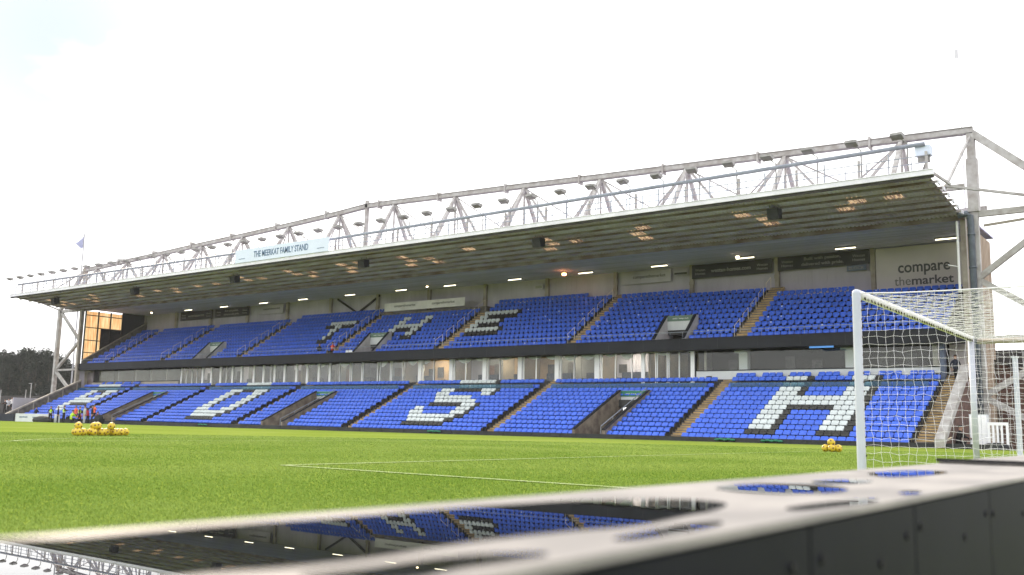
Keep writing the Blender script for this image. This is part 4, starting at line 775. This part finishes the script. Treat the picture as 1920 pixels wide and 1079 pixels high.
# ------------------------------------------------------------------ balls
def ball_mesh():
    bm = bmesh.new(); bmesh.ops.create_icosphere(bm, subdivisions=3, radius=0.11)
    b2 = bmesh.new(); bmesh.ops.create_icosphere(b2, subdivisions=1, radius=1); sp = [Vector(v.co).normalized() for v in b2.verts]; b2.free()
    me = bpy.data.meshes.new('football')
    for f in bm.faces:
        c = f.calc_center_median().normalized(); d = max(c.dot(s) for s in sp); a = math.atan2(c.y, c.x)
        f.material_index = 1 if d > 0.972 else 0; f.smooth = True
    bm.to_mesh(me); bm.free()
    for m_ in ('yel', 'balld', 'ballw'): me.materials.append(MT[m_])
    return me
bmh = ball_mesh(); D_ = 0.215
LB = [(-21.80, -3.06, 0), (-21.55, -2.98, 0), (-21.95, -2.86, 0), (-21.21, -2.95+0.33, 0), (-21.22, -2.40, 0), (-21.40, -2.16, 0), (-21.28, -2.62, 0), (-21.45, -1.92, 0), (-21.2, -1.98, 0), (-21.9, -1.66, 0), (-21.5, -1.62, 0), (-21.35, -1.40, 0)]
pxb = [(141,0),(146,0.15),(155.5,0),(169,0),(174,0.1),(186,0),(190,0.15),(198,0),(209,0),(214,0.12),(220,0),(226.6,0.05),(235,0)]
pos = []
for px, dd in pxb: q = at(px, 817.6, Z=0); pos.append((q.x+dd*0.87, q.y-dd*0.49, 0.11))
tops = [(146, 801), (175.5, 801.5), (182.5, 802), (208, 802)]
for px, py in tops: q = at(px, 811, Y=pos[0][1]+(px-141)*0.0165); pos.append((q.x, q.y, 0.285))
npile = len(pos)
for px, py, dd in ((1550.5, 841, 0), (1563.5, 841.5, -.08), (1572.5, 841, 0), (1560, 840, .12)): q = at(px, 848.5, Z=0); pos.append((q.x-dd, q.y+10.2-q.y+dd, 0.11))
pos[-4:] = [(-5.22, 10.25, 0.11), (-5.02, 10.18, 0.11), (-4.86, 10.28, 0.11), (-5.05, 10.40, 0.11)]; pos.append((-5.06, 10.27, 0.275))
wh = ['leftmost', '2nd', '3rd', '4th', '5th', '6th', '7th', '8th', '9th', '10th', '11th', '12th', 'rightmost']
for i, (x, y, z) in enumerate(pos):
    o = bpy.data.objects.new('football', bmh); COL.objects.link(o); o.location = (x, y, z+gz(x, y)); o.rotation_euler = [random.uniform(0, 6) for _ in range(3)]
    if i < 13: lb = f"yellow football on the grass in the long left pile, {wh[i]} of the bottom row"
    elif i < npile: lb = f"yellow football resting on top of the long left pile, {nth(i-12)} of four from the left"
    else: lb = ['left', 'middle front', 'right', 'rear', ''][i-npile]; lb = f"yellow football at the {lb} of the small pile near the goal" if lb else 'yellow football on top of the small pile near the goal'
    tag(o, lb, 'football', 'yellow footballs heaped on the pitch')

# ------------------------------------------------------------------ people
def skin_mesh(verts, edges, radii, root=0, sub=1):
    me = bpy.data.meshes.new('tmp'); me.from_pydata(verts, edges, []); bm = bmesh.new(); bm.from_mesh(me); sl_ = bm.verts.layers.skin.verify()
    for i, v in enumerate(bm.verts): v[sl_].radius = (radii[i], radii[i]*0.9 if False else radii[i]); v[sl_].use_root = (i == root)
    bm.to_mesh(me); bm.free(); o = bpy.data.objects.new('tmp', me); COL.objects.link(o); o.modifiers.new('s', 'SKIN').branch_smoothing = 0.3
    if sub: o.modifiers.new('u', 'SUBSURF').levels = sub
    bpy.context.view_layer.update(); r = bpy.data.meshes.new_from_object(o.evaluated_get(bpy.context.evaluated_depsgraph_get())); bpy.data.objects.remove(o); return r
POSE = {  # knees, ankles, pelvis z, spine lean, elbows, wrists (left then right)
 'stand': dict(pz=.93, lean=0, kn=[(.10,.02,.5),(-.10,-.02,.5)], an=[(.11,.03,.09),(-.11,.02,.09)], el=[(.28,.03,1.14),(-.28,.03,1.14)], wr=[(.27,-.10,.92),(-.26,-.04,.90)]),
 'walk': dict(pz=.91, lean=.05, kn=[(.09,-.16,.50),(-.09,.06,.5)], an=[(.09,-.16,.10),(-.09,.30,.16)], el=[(.26,.10,1.15),(-.26,-.04,1.15)], wr=[(.25,.02,.92),(-.24,-.20,.98)]),
 'bend': dict(pz=.88, lean=.42, kn=[(.11,-.08,.5),(-.11,-.04,.5)], an=[(.12,.05,.09),(-.12,.07,.09)], el=[(.25,-.42,.98),(-.25,-.45,.98)], wr=[(.16,-.58,.78),(-.16,-.60,.80)]),
 'crouch': dict(pz=.42, lean=.22, kn=[(.16,-.36,.50),(-.16,-.36,.48)], an=[(.13,-.06,.10),(-.13,-.02,.10)], el=[(.26,-.30,.72),(-.26,-.28,.70)], wr=[(.10,-.52,.66),(-.10,-.52,.64)]),
 'arms': dict(pz=.93, lean=.03, kn=[(.12,.02,.5),(-.12,-.02,.5)], an=[(.14,.03,.09),(-.14,.02,.09)], el=[(.36,-.05,1.22),(-.36,-.05,1.22)], wr=[(.22,-.22,1.30),(-.20,-.24,1.28)]),
}
def person(loc, yaw, pose, top, legs, label, vest=None, hat=None, h=1.75, group='stewards and staff at the far corner'):
    p = POSE[pose]; s = h/1.75; pz = p['pz']; ln = p['lean']
    def sp(d, up): return (0, -ln*up*1.15, pz+up*math.sqrt(max(0.1, 1-ln*ln)))
    V_ = [(0,0,pz), sp(0,.20), sp(0,.42), sp(0,.56), sp(0,.64), sp(0,.73), sp(0,.81)]; Rr = [.135,.125,.150,.062,.070,.105,.075]; E_ = [(0,1),(1,2),(2,3),(3,4),(4,5),(5,6)]
    for sgn, k in ((1, 0), (-1, 1)):
        n0 = len(V_); sh = sp(0,.46); V_ += [(sgn*.17, sh[1], sh[2]), p['el'][k], p['wr'][k]]; Rr += [.070,.048,.034]; E_ += [(2,n0),(n0,n0+1),(n0+1,n0+2)]
        w = Vector(p['wr'][k]); dd = (w-Vector(p['el'][k])).normalized(); V_ += [tuple(w+dd*.08)]; Rr += [.036]; E_ += [(n0+2,n0+3)]
    for sgn, k in ((1, 0), (-1, 1)):
        n0 = len(V_); a = p['an'][k]; V_ += [(sgn*.095, 0, pz-.06), p['kn'][k], a, (a[0], a[1]-.15, .045)]; Rr += [.098,.062,.045,.040]; E_ += [(0,n0),(n0,n0+1),(n0+1,n0+2),(n0+2,n0+3)]
    me = skin_mesh(V_, E_, Rr); hd = Vector(V_[5])
    bmm = bmesh.new(); bmm.from_mesh(me)
    for k in (0, 1):     # fingers and thumb, rooted in the palm
        w = Vector(p['wr'][k]); dd = (w-Vector(p['el'][k])).normalized(); sd_ = dd.cross(Vector((0,1,0.2))).normalized(); fm = MB()
        for i in range(4): b0 = w+dd*.10+sd_*(.021*(i-1.5)); L2 = (.070,.080,.076,.060)[i]; fm.tube([b0, b0+dd*L2*.55, b0+dd*L2*.9+Vector((0,-.018,-.006))], [.009,.0085,.006], 5)
        b0 = w+dd*.05+sd_*.032; fm.tube([b0, b0+dd*.03+sd_*.022, b0+dd*.062+sd_*.028], [.011,.010,.007], 5)
        vv = [bmm.verts.new(q) for q in fm.v]
        for f in fm.f: bmm.faces.new([vv[i] for i in f])
    fm = MB(); fm.ball(hd+Vector((0,-.098,-.005)), .018, 0, 6, 4, (.7,1,1.2)); fm.ball(hd+Vector((.085,0,-.01)), .022, 0, 6, 4, (.4,.8,1.3)); fm.ball(hd+Vector((-.085,0,-.01)), .022, 0, 6, 4, (.4,.8,1.3))
    vv = [bmm.verts.new(q) for q in fm.v]
    for f in fm.f: bmm.faces.new([vv[i] for i in f])
    eye = MB(); 
    for ex_ in (.032, -.032): eye.ball(hd+Vector((ex_,-.090,.02)), .010, 0, 6, 4)
    eye.box(-.025, .025, hd.y-.098, hd.y-.088, hd.z-.055, hd.z-.047)
    ne = [bmm.verts.new(q) for q in eye.v]; fe = [bmm.faces.new([ne[i] for i in f]) for f in eye.f]
    for f in fe: f.material_index = 4
    hz = V_[3][2]; W1, W2 = Vector(p['wr'][0]), Vector(p['wr'][1])
    for f in bmm.faces:
        if f.material_index == 4: continue
        c = f.calc_center_median(); near_h = min((c-W1).length, (c-W2).length)
        if (c-hd).length < .17 or near_h < .05 or (near_h < .19 and c.z < min(W1.z, W2.z)+.06 and abs(c.x) > .08 and near_h > .0 and ((c-W1).dot(W1-Vector(p['el'][0])) > 0 if (c-W1).length < (c-W2).length else (c-W2).dot(W2-Vector(p['el'][1])) > 0)): f.material_index = 0
        elif c.z < .085: f.material_index = 3
        elif c.z < pz-.02 or (pose == 'crouch' and c.y < .0 and c.z < pz+.12 and abs(c.x) < .25 and c.y < -.08): f.material_index = 2
        else: f.material_index = 1
        f.smooth = True
    mi_ = [f.material_index for f in bmm.faces]; bmm.to_mesh(me); bmm.free(); me.materials.clear()
    for m_ in ('skin', top, legs, 'blk', 'hair'): me.materials.append(MT[m_])
    me.polygons.foreach_set('material_index', np.array(mi_, dtype=np.int32)); me.update()
    me.transform(Matrix.Scale(s, 4)); o = bpy.data.objects.new('person', me); COL.objects.link(o); o.location = loc; o.rotation_euler = (0, 0, yaw); tag(o, label, 'person', group)
    hm = MB(); hm.ball(hd*s+Vector((0,.012,.022))*s, .112*s, 0, 10, 6, (1,1.02,.95) if not hat else (1.08,1.1,.9)); 
    hv = [v_ for v_ in hm.v]; cap = MB(); keepf = [f for f in hm.f if sum(hm.v[i][2] for i in f)/4 > hd.z*s+.0 and not (sum(hm.v[i][1] for i in f)/4 < hd.y*s-.07*s and sum(hm.v[i][2] for i in f)/4 < hd.z*s+.05*s)]; cap.v = hv; cap.f = keepf; cap.m = [0]*len(keepf)
    q = bpy.data.objects.new('hat' if hat else 'hair', setmesh('hair', cap.v, cap.f, [MT[hat or 'hair']], cap.m, True)); COL.objects.link(q); q.parent = o
    if vest:
        A = [sp(0,.04), sp(0,.22), sp(0,.40), sp(0,.50)]; vm = skin_mesh(A, [(0,1),(1,2),(2,3)], [.158,.155,.180,.120]); vm.materials.clear(); vm.materials.append(MT[vest]); vm.materials.append(MT['refl'])
        for f in vm.polygons: f.material_index = 1 if abs(f.center.z-(pz+.16)) < .028 else 0; f.use_smooth = True
        vm.transform(Matrix.Scale(s, 4)); q = bpy.data.objects.new('hi_vis_vest', vm); COL.objects.link(q); q.parent = o
    return o
G_ = 'people at the far left corner'
def PP(px, Y, yaw, pose, top, legs, label, vest=None, hat=None, h=1.75, zz=None):
    q = at(px, 785, Y=Y); return person((q.x, Y, gz(q.x, Y) if zz is None else zz), yaw, pose, top, legs, label, vest, hat, h, G_)
PP(94, 33.2, 1.2, 'walk', 'blk', 'blk', 'steward in a yellow vest and black trousers beside the white hoarding', 'hiv')
PP(108, 34.2, 2.8, 'stand', 'navy', 'navy', 'person in dark clothes between two stewards in yellow vests')
PP(119, 33.4, 3.1, 'arms', 'blk', 'blk', 'broad steward in a yellow vest, arms bent, second steward from the left', 'hiv', h=1.8)
PP(133, 33.0, 3.3, 'crouch', 'hiv', 'blk', 'crouching steward in a yellow top, third steward from the left', 'hiv', h=1.9)
PP(141, 36.9, 0.3, 'stand', 'ora', 'blk', 'person in an orange jacket standing in the front seats, left of the orange umbrella one', zz=-0.15)
PP(148, 33.4, 2.4, 'walk', 'navy', 'navy', 'steward in a green vest next to the person in light grey', 'hiv')
PP(158, 33.1, 3.0, 'stand', 'lgrey', 'lgrey', 'person in pale grey top and trousers with back to the pitch', h=1.8)
PP(151, 34.4, 0.2, 'crouch', 'ora', 'blk', 'crouching person in orange behind the person in pale grey')
PP(165, 34.2, 0.4, 'bend', 'red', 'blk', 'bending person in a dark red top right of the person in pale grey')
PP(172, 33.4, 2.6, 'stand', 'navy', 'navy', 'tall person in a dark navy coat in the middle of the group', h=1.85)
PP(176, 36.6, 0.1, 'arms', 'ora', 'blk', 'person in a bright orange-red jacket standing highest above the group', zz=0.0)
PP(180, 33.6, 3.4, 'crouch', 'red', 'blk', 'crouching person in red beside the black kit bag')
PP(67, 37.2, 0.6, 'stand', 'blk', 'navy', 'person in black standing behind the white hoarding', zz=-0.3, h=1.7)
q = at(185, 785, Y=33.6); mb = MB(); mb.ball((q.x, 33.6, 0.32), 0.55, 0, 12, 8, (1.0, .7, .75)); mb.box(q.x-.7, q.x+.6, 33.3, 33.9, gz(q.x, 33.6), 0.3); mb.tube([(q.x-.3,33.3,.55),(q.x,33.25,.85),(q.x+.3,33.3,.55)], .03, 6)
tag(build('kit_bag', mb, 'wetbox'), 'large black kit bag with a handle on the ground right of the group', 'bag')
q = at(80, 788, Y=33.3); mb = MB(); mb.ball((q.x, 33.3, 0.0), 0.6, 0, 14, 8, (3.4, .8, .75)); mb.ball((q.x-1.0, 33.35, 0.0), 0.5, 0, 12, 8, (2.2, .8, .55)); mb.ball((q.x+.9, 33.2, 0.1), 0.4, 0, 12, 8, (1.6, .8, .7)); tag(build('net_bag', mb, 'wetbox'), 'low heap of black netting on the grass against the white hoarding', 'netting')
def upright(x, y, z, yaw, pose, top, legs, label, **k): return person((x, y, z), yaw, pose, top, legs, label, group='', **k)
man = person((-8.75, 44.2, 3.62), 3.0, 'walk', 'navy', 'blk', 'man in dark clothes seen from behind at the top of the end stair', h=1.72, group='people in the stand'); 
person((-7.45, 37.6, -0.35), 2.2, 'crouch', 'blk', 'blk', 'dark hooded person crouching at the foot of the brick side wall', hat='blk', h=2.0, group='people in the stand')
person((-64.3, 44.75, 6.5), 3.2, 'arms', 'red', 'blk', 'person in red at the front of the upper tier beside the gangway', vest='ora', h=1.6, group='people in the stand')
person((-66.2, 44.8, 6.45), 3.3, 'stand', 'blk', 'blk', 'person in black at the front of the upper tier, left of the person in red', h=1.6, group='people in the stand')
mb = MB(); mb.box(-61.9, -61.0, 44.25, 44.5, 6.97, 7.1); 
for k in range(6): mb.box(-61.85+k*.15, -61.76+k*.15, 44.24, 44.25, 7.0, 7.22)
tag(build('cup_tray', mb, 'frame'), 'white tray of small white cups on the upper front ledge', 'tray')

# ------------------------------------------------------------------ hoardings, far left corner, things at the right end
e = empty('hoarding', (-100, 34, -.3)); tag(e, 'low white advertising hoarding at the far left corner of the pitch', 'hoarding')
mb = MB(); mb.box(-103.4, -96.2, 34.0, 34.12, -0.3, 0.66); build('panel', mb, 'sill', e)
text('lettering', 'comparethemarket', 1.9, .22, (-101.6, 33.99, .28), 'ink', e); text('lettering', 'comparethemarket', 1.9, .22, (-98.6, 33.99, .28), 'ink', e)
e = empty('hoarding', (-95, 34.3, -.3)); mb = MB(); mb.box(-95.3, -94.3, 34.2, 34.3, -0.3, 0.66); build('panel', mb, 'sill', e); tag(e, 'short white hoarding panel between two stewards', 'hoarding')
e = empty('hoarding', (-106, 33.9, -.3)); mb = MB(); mb.box(-112, -103.6, 33.9, 34.0, -0.3, 0.6); build('panel', mb, MT['navy'], e); tag(e, 'dark blue hoarding left of the low white one', 'hoarding')
# corner terrace with people beyond the stand
mb = MB()
for r in range(4): mb.box(-150, -112, 40+r*0.8, 50, -0.5, 0.2+0.3*r)
mb.box(-150, -112, 50.1, 50.2, -0.5, 2.2, 0); tag(build('corner_terrace', mb, 'slat'), 'low grey corner terrace at the far left edge', 'terrace')
for k, (px, py, c, s_) in enumerate(((8, 783, 'blk', 1.9), (14, 778, 'lgrey', 1.7), (20, 780, 'greyl', 1.6), (25, 776, 'navy', 1.7), (31, 781, 'red', 1.6), (36, 777, 'lgrey', 1.6), (41, 780, 'blk', 1.7))):
    q = at(px, 775, Y=40.6+0.8*(k % 3)); person((q.x, q.y, 0.5+.3*(k % 3)), 0.3+0.2*k, 'stand' if k % 2 else 'arms', c, 'blk', f"spectator in {['black','pale grey','faded white','navy','red','light grey','black and standing nearest the raker'][k]} on the corner terrace, {nth(k+1)} from the left", h=s_, group='spectators on the corner terrace')
for k, (px, py, w_) in enumerate(((12, 756, 1.2), (34, 760, .9))):
    q = at(px, py, Y=44); mb = MB(); mb.box(q.x-w_/2, q.x+w_/2, 44, 44.06, q.z-.35, q.z+.35); mb.tube([(q.x, 44.03, 0.5), (q.x, 44.03, q.z-.3)], .04, 6); tag(build('notice_board', mb, 'sill'), ['wide white notice board on a post at the far left', 'square white notice board on a post beside the raker'][k], 'notice board')
for k, (px, py, arm) in enumerate(((59, 720, 1), (49, 731, 0), (2, 731, 0))):
    q = at(px, py, Y=60); e = empty('street_lamp', (q.x, 60, 0)); tag(e, ['tall pale street lamp with a short arm before the dark trees', 'thin lamp post without arm left of the tall street lamp', 'thin lamp post at the left edge of the picture'][k], 'street lamp')
    mb = MB(); mb.tube([(q.x, 60, -.4), (q.x, 60, q.z)], [.11, .07], 8); build('pole', mb, 'steelw', e)
    if arm: mb = MB(); mb.box(q.x-.75, q.x+.05, 59.9, 60.1, q.z, q.z+.12); build('lamp_head', mb, 'steelw', e)
# right end
e = empty('brick_building', (-4, 76, 0)); tag(e, 'brick building with dark slatted upper storey behind the goal at the right', 'building')
mb = MB(); mb.box(-12.2, 10, 75, 90, -.5, 6.4); build('wall', mb, 'brick', e)
mb = MB(); mb.box(-12.3, 10, 74.9, 90, 6.42, 8.0)
for k in range(7): mb.box(-12.32, 10, 74.8, 74.9, 6.5+k*.22, 6.6+k*.22)
build('slatted_storey', mb, 'slat', e)
mb = MB(); mb.box(-12.4, 10, 74.7, 75.0, 6.3, 6.42); build('string_course', mb, 'sillb', e)
for k in range(5): x = -10.9+k*2.4; mb = MB(); mb.box(x-.6, x+.6, 74.95, 75.0, 1.8, 4.8); w__ = build('window', mb, 'slat', e)
e = empty('brick_hut', (-6.3, 52, 0)); tag(e, 'small red brick hut with sloped roof behind the end wall', 'hut')
mb = MB(); mb.prism([(-7.6, 50.5, -.5), (-4.8, 50.5, -.5), (-4.8, 50.5, 3.6), (-6.2, 50.5, 4.7), (-7.6, 50.5, 5.3)], (0, 6, 0)); build('wall', mb, 'brick', e); mb = MB(); mb.beam((-7.7, 53.4, 5.38), (-6.1, 53.4, 4.72), 6.2, .1, up=(0, 0, 1)); build('roof', mb, 'slat', e)
e = empty('low_wall', (-5, 56, 0)); mb = MB(); mb.box(-7.5, 12, 58, 58.3, -.5, 3.4); build('wall', mb, 'brick', e); tag(e, 'dark red brick boundary wall behind the end tower', 'wall')
e = empty('cabinet', (-6.55, 38.4, -.4)); tag(e, 'tall white cabinet standing behind the far goalpost', 'cabinet')
mb = MB(); mb.box(-6.95, -6.1, 38.2, 38.8, -.4, 1.66); build('body', mb, 'sill', e)
for k in range(3): mb = MB(); mb.box(-6.9+.28*k, -6.66+.28*k, 38.17, 38.2, -.3, 1.6); build('door', mb, 'frame', e)
e = empty('white_rack', (-5.55, 38, -.4)); tag(e, 'low white slatted rack right of the tall white cabinet', 'rack')
mb = MB(); mb.box(-6.05, -5.05, 38, 38.08, 1.1, 1.25); mb.box(-6.05, -5.93, 38, 38.08, -.3, 1.1); mb.box(-5.17, -5.05, 38, 38.08, -.3, 1.1); build('frame', mb, 'frame', e)
for k in range(3): mb = MB(); mb.box(-5.82+.2*k, -5.72+.2*k, 38.01, 38.07, -.2, 1.1); build('slat', mb, 'frame', e)
mb = MB(); mb.ball((-5.6, 37.6, -.05), .28, 0, 12, 6, (2.6, 1, .9)); tag(build('tarpaulin_heap', mb, 'wetbox'), 'low black tarpaulin heap in front of the white rack', 'tarpaulin')
mb = MB(); mb.tube([(-6.6, 36.8, .12), (-6.1, 36.8, .38), (-5.55, 36.8, .50)], .03, 6); mb.tube([(-6.6, 36.8, .12), (-6.6, 36.8, -.4)], .03, 6); tag(build('barrier_pole', mb, 'frame'), 'slanting white pole in front of the white rack', 'pole')
mb = MB(); mb.tube([(-7.85, 36.3, .0), (-7.75, 36.3, .25), (-7.45, 36.3, .42)], .035, 6); mb.tube([(-7.85, 36.3, .0), (-7.85, 36.3, -.5)], .035, 6); tag(build('curved_rail', mb, 'handr'), 'short curved pale rail beside the crouching person', 'rail')
# green nets on the wall top, odd bits
for k, x in enumerate((-19.9, -17.0, -43.0, -71.5)):
    mb = MB(); 
    for j in range(5): mb.ball((x-.5+.25*j, 35.85, -.02+.03*(j % 2)), .13, 0, 8, 5, (1.4, 1, .55))
    tag(build('green_net', mb, MT['green']), ['crumpled green net at the wall foot, right-hand one below the letter H', 'crumpled green net at the wall foot, nearest to the goal', 'crumpled green net at the wall foot below the letter S', 'crumpled green net at the wall foot below the letter O'][k], 'net')
# flags
e = empty('flagpole', (-141, 60, 0)); tag(e, 'tall flagpole with a small blue flag behind the left end of the roof', 'flagpole')
mb = MB(); mb.tube([(-141, 60, -.4), (-141, 60, 29.6)], [.14, .08], 8); build('pole', mb, 'polew', e)
mb = MB(); mb.add([(-141, 60, 29.4), (-141, 60, 27.4), (-142.2, 60.3, 27.3), (-143.4, 59.9, 28.2), (-142.2, 60.3, 29.0), (-141, 60.03, 29.4), (-141, 60.03, 27.4), (-142.2, 60.33, 27.3), (-143.4, 59.93, 28.2), (-142.2, 60.33, 29.0)], [(0,1,2,4),(4,2,3),(5,9,7,6),(9,8,7),(0,4,9,5),(1,6,7,2),(2,7,8,3),(3,8,9,4)]); build('flag', mb, 'flag', e)
e = empty('flagpole', (-8.5, 48, 13)); tag(e, 'very thin white flagpole rising above the right end of the roof', 'flagpole')
MT['mastw'] = mat('mast_white', (0.62, 0.62, 0.66), 0.5, 0.03, 2); mb = MB(); mb.tube([(-8.5, 48, 13.9), (-8.5, 48, 26.2)], [.05, .025], 8); build('pole', mb, 'mastw', e); mb = MB(); mb.box(-8.7, -8.5, 47.98, 48.0, 25.3, 25.9); build('flag', mb, 'mastw', e)

# ------------------------------------------------------------------ trees
def leaf_mat(n, a, b):
    m = mat(n, a, 0.8, scale=0.5, col2=b, spec=0.2); return m
MT['leaf1'] = leaf_mat('leaf_dark', (0.032, 0.042, 0.028), (0.014, 0.020, 0.014)); MT['leaf2'] = leaf_mat('leaf_olive', (0.033, 0.036, 0.025), (0.016, 0.019, 0.014))
def tree(x, y, h, wd, kind, label):
    e = empty('tree', (x, y, -.4)); tag(e, label, 'tree', 'dark trees behind the far left corner')
    mb = MB(); mb.tube([(x, y, -.4), (x+.1, y, h*.4), (x, y, h*.85)], [.35, .25, .06], 8)
    for k in range(7): a = random.uniform(0, 6.3); z0 = h*random.uniform(.25, .6); mb.tube([(x, y, z0), (x+math.cos(a)*wd*.3, y+math.sin(a)*wd*.3, z0+h*.15)], [.12, .04], 5)
    build('trunk', mb, 'bark', e)
    n = 5200; cl = 60; cc = []
    for k in range(cl):
        t = random.random()**0.8; z = h*(.10+.86*t); rr = wd*.5*(1-max(0, (t-.35)/.65)**1.6)*random.uniform(.35, 1.0) if kind else wd*.5*(1-t*.85)*random.uniform(.3, 1.1); a = random.uniform(0, 6.3)
        cc.append((x+rr*math.cos(a), y+rr*math.sin(a), z, random.uniform(.6, 1.35)))
    cc = np.array(cc); idx = rng.integers(0, cl, n); dirs = rng.normal(size=(n, 3)); dirs /= np.linalg.norm(dirs, axis=1)[:,None]; rad = cc[idx, 3]*rng.uniform(.35, 1.1, n)**.6
    c = cc[idx, :3]+dirs*rad[:,None]*np.array([1, 1, 1.15]); sz = rng.uniform(.10, .24, n); a1 = rng.normal(size=(n, 3)); a1 /= np.linalg.norm(a1, axis=1)[:,None]; a2 = np.cross(a1, rng.normal(size=(n, 3))); a2 /= np.linalg.norm(a2, axis=1)[:,None]
    V4 = np.stack([c-a1*sz[:,None], c+a2*sz[:,None]*.6, c+a1*sz[:,None], c-a2*sz[:,None]*.6], 1).reshape(-1, 3)-np.array([x, y, -.4])
    me = bpy.data.meshes.new('crown'); me.vertices.add(len(V4)); me.vertices.foreach_set('co', V4.ravel()); me.loops.add(4*n); me.loops.foreach_set('vertex_index', np.arange(4*n, dtype=np.int32)); me.polygons.add(n); me.polygons.foreach_set('loop_start', np.arange(0, 4*n, 4, dtype=np.int32)); me.polygons.foreach_set('loop_total', np.full(n, 4, dtype=np.int32))
    me.materials.append(MT['leaf1' if kind == 0 else 'leaf2']); me.update(); me.validate(); o = bpy.data.objects.new('crown', me); COL.objects.link(o); o.parent = e
TP = [(-4, 664, 90, 6.5, 0), (8, 658, 96, 6, 1), (21, 664, 88, 6, 0), (33, 668, 98, 6, 1), (44, 656, 90, 5.5, 0), (57, 653, 94, 6.5, 1), (70, 660, 88, 6, 0), (83, 663, 97, 6.5, 1), (95, 660, 90, 6, 0), (108, 668, 95, 6, 1), (121, 672, 90, 6, 0), (133, 690, 88, 5.5, 1), (143, 706, 92, 5, 0), (153, 715, 90, 5, 1), (-18, 660, 94, 7, 1), (2, 672, 104, 7, 0), (15, 670, 106, 7, 0), (27, 673, 104, 7, 1), (39, 668, 107, 7, 0), (51, 667, 105, 7, 0), (64, 667, 106, 7, 1), (77, 670, 104, 7, 0), (89, 671, 106, 7, 0), (101, 674, 105, 7, 0), (114, 680, 104, 7, 1), (127, 690, 105, 7, 0)]
for k, (px, py, Y, wd, kd) in enumerate(sorted(TP)):
    q = at(px, py, Y=Y); tree(q.x, Y, q.z+.6, wd*1.35, kd, f"{'dark green' if kd == 0 else 'olive-dark'} tree in the line at the far left, {nth(k+1)} from the left")
mb = MB(); mb.box(-300, -112, 74, 74.3, -.5, 4.2); tag(build('dark_fence', mb, 'slat'), 'dark fence at the foot of the trees at the far left', 'fence')

# ------------------------------------------------------------------ thin haze over the ground
mb = MB(); mb.box(-620, 420, -420, 620, -3, 34); o = build('haze', mb, 'sill'); tag(o, kind='stuff')
m = bpy.data.materials.new('haze_air'); m.use_nodes = True; t = m.node_tree; t.nodes.clear(); oo = t.nodes.new('ShaderNodeOutputMaterial'); pv = t.nodes.new('ShaderNodeVolumePrincipled')
pv.inputs['Color'].default_value = (0.95, 0.96, 0.98, 1); pv.inputs['Density'].default_value = 0.0002; t.links.new(pv.outputs[0], oo.inputs['Volume']); o.data.materials.clear(); o.data.materials.append(m)
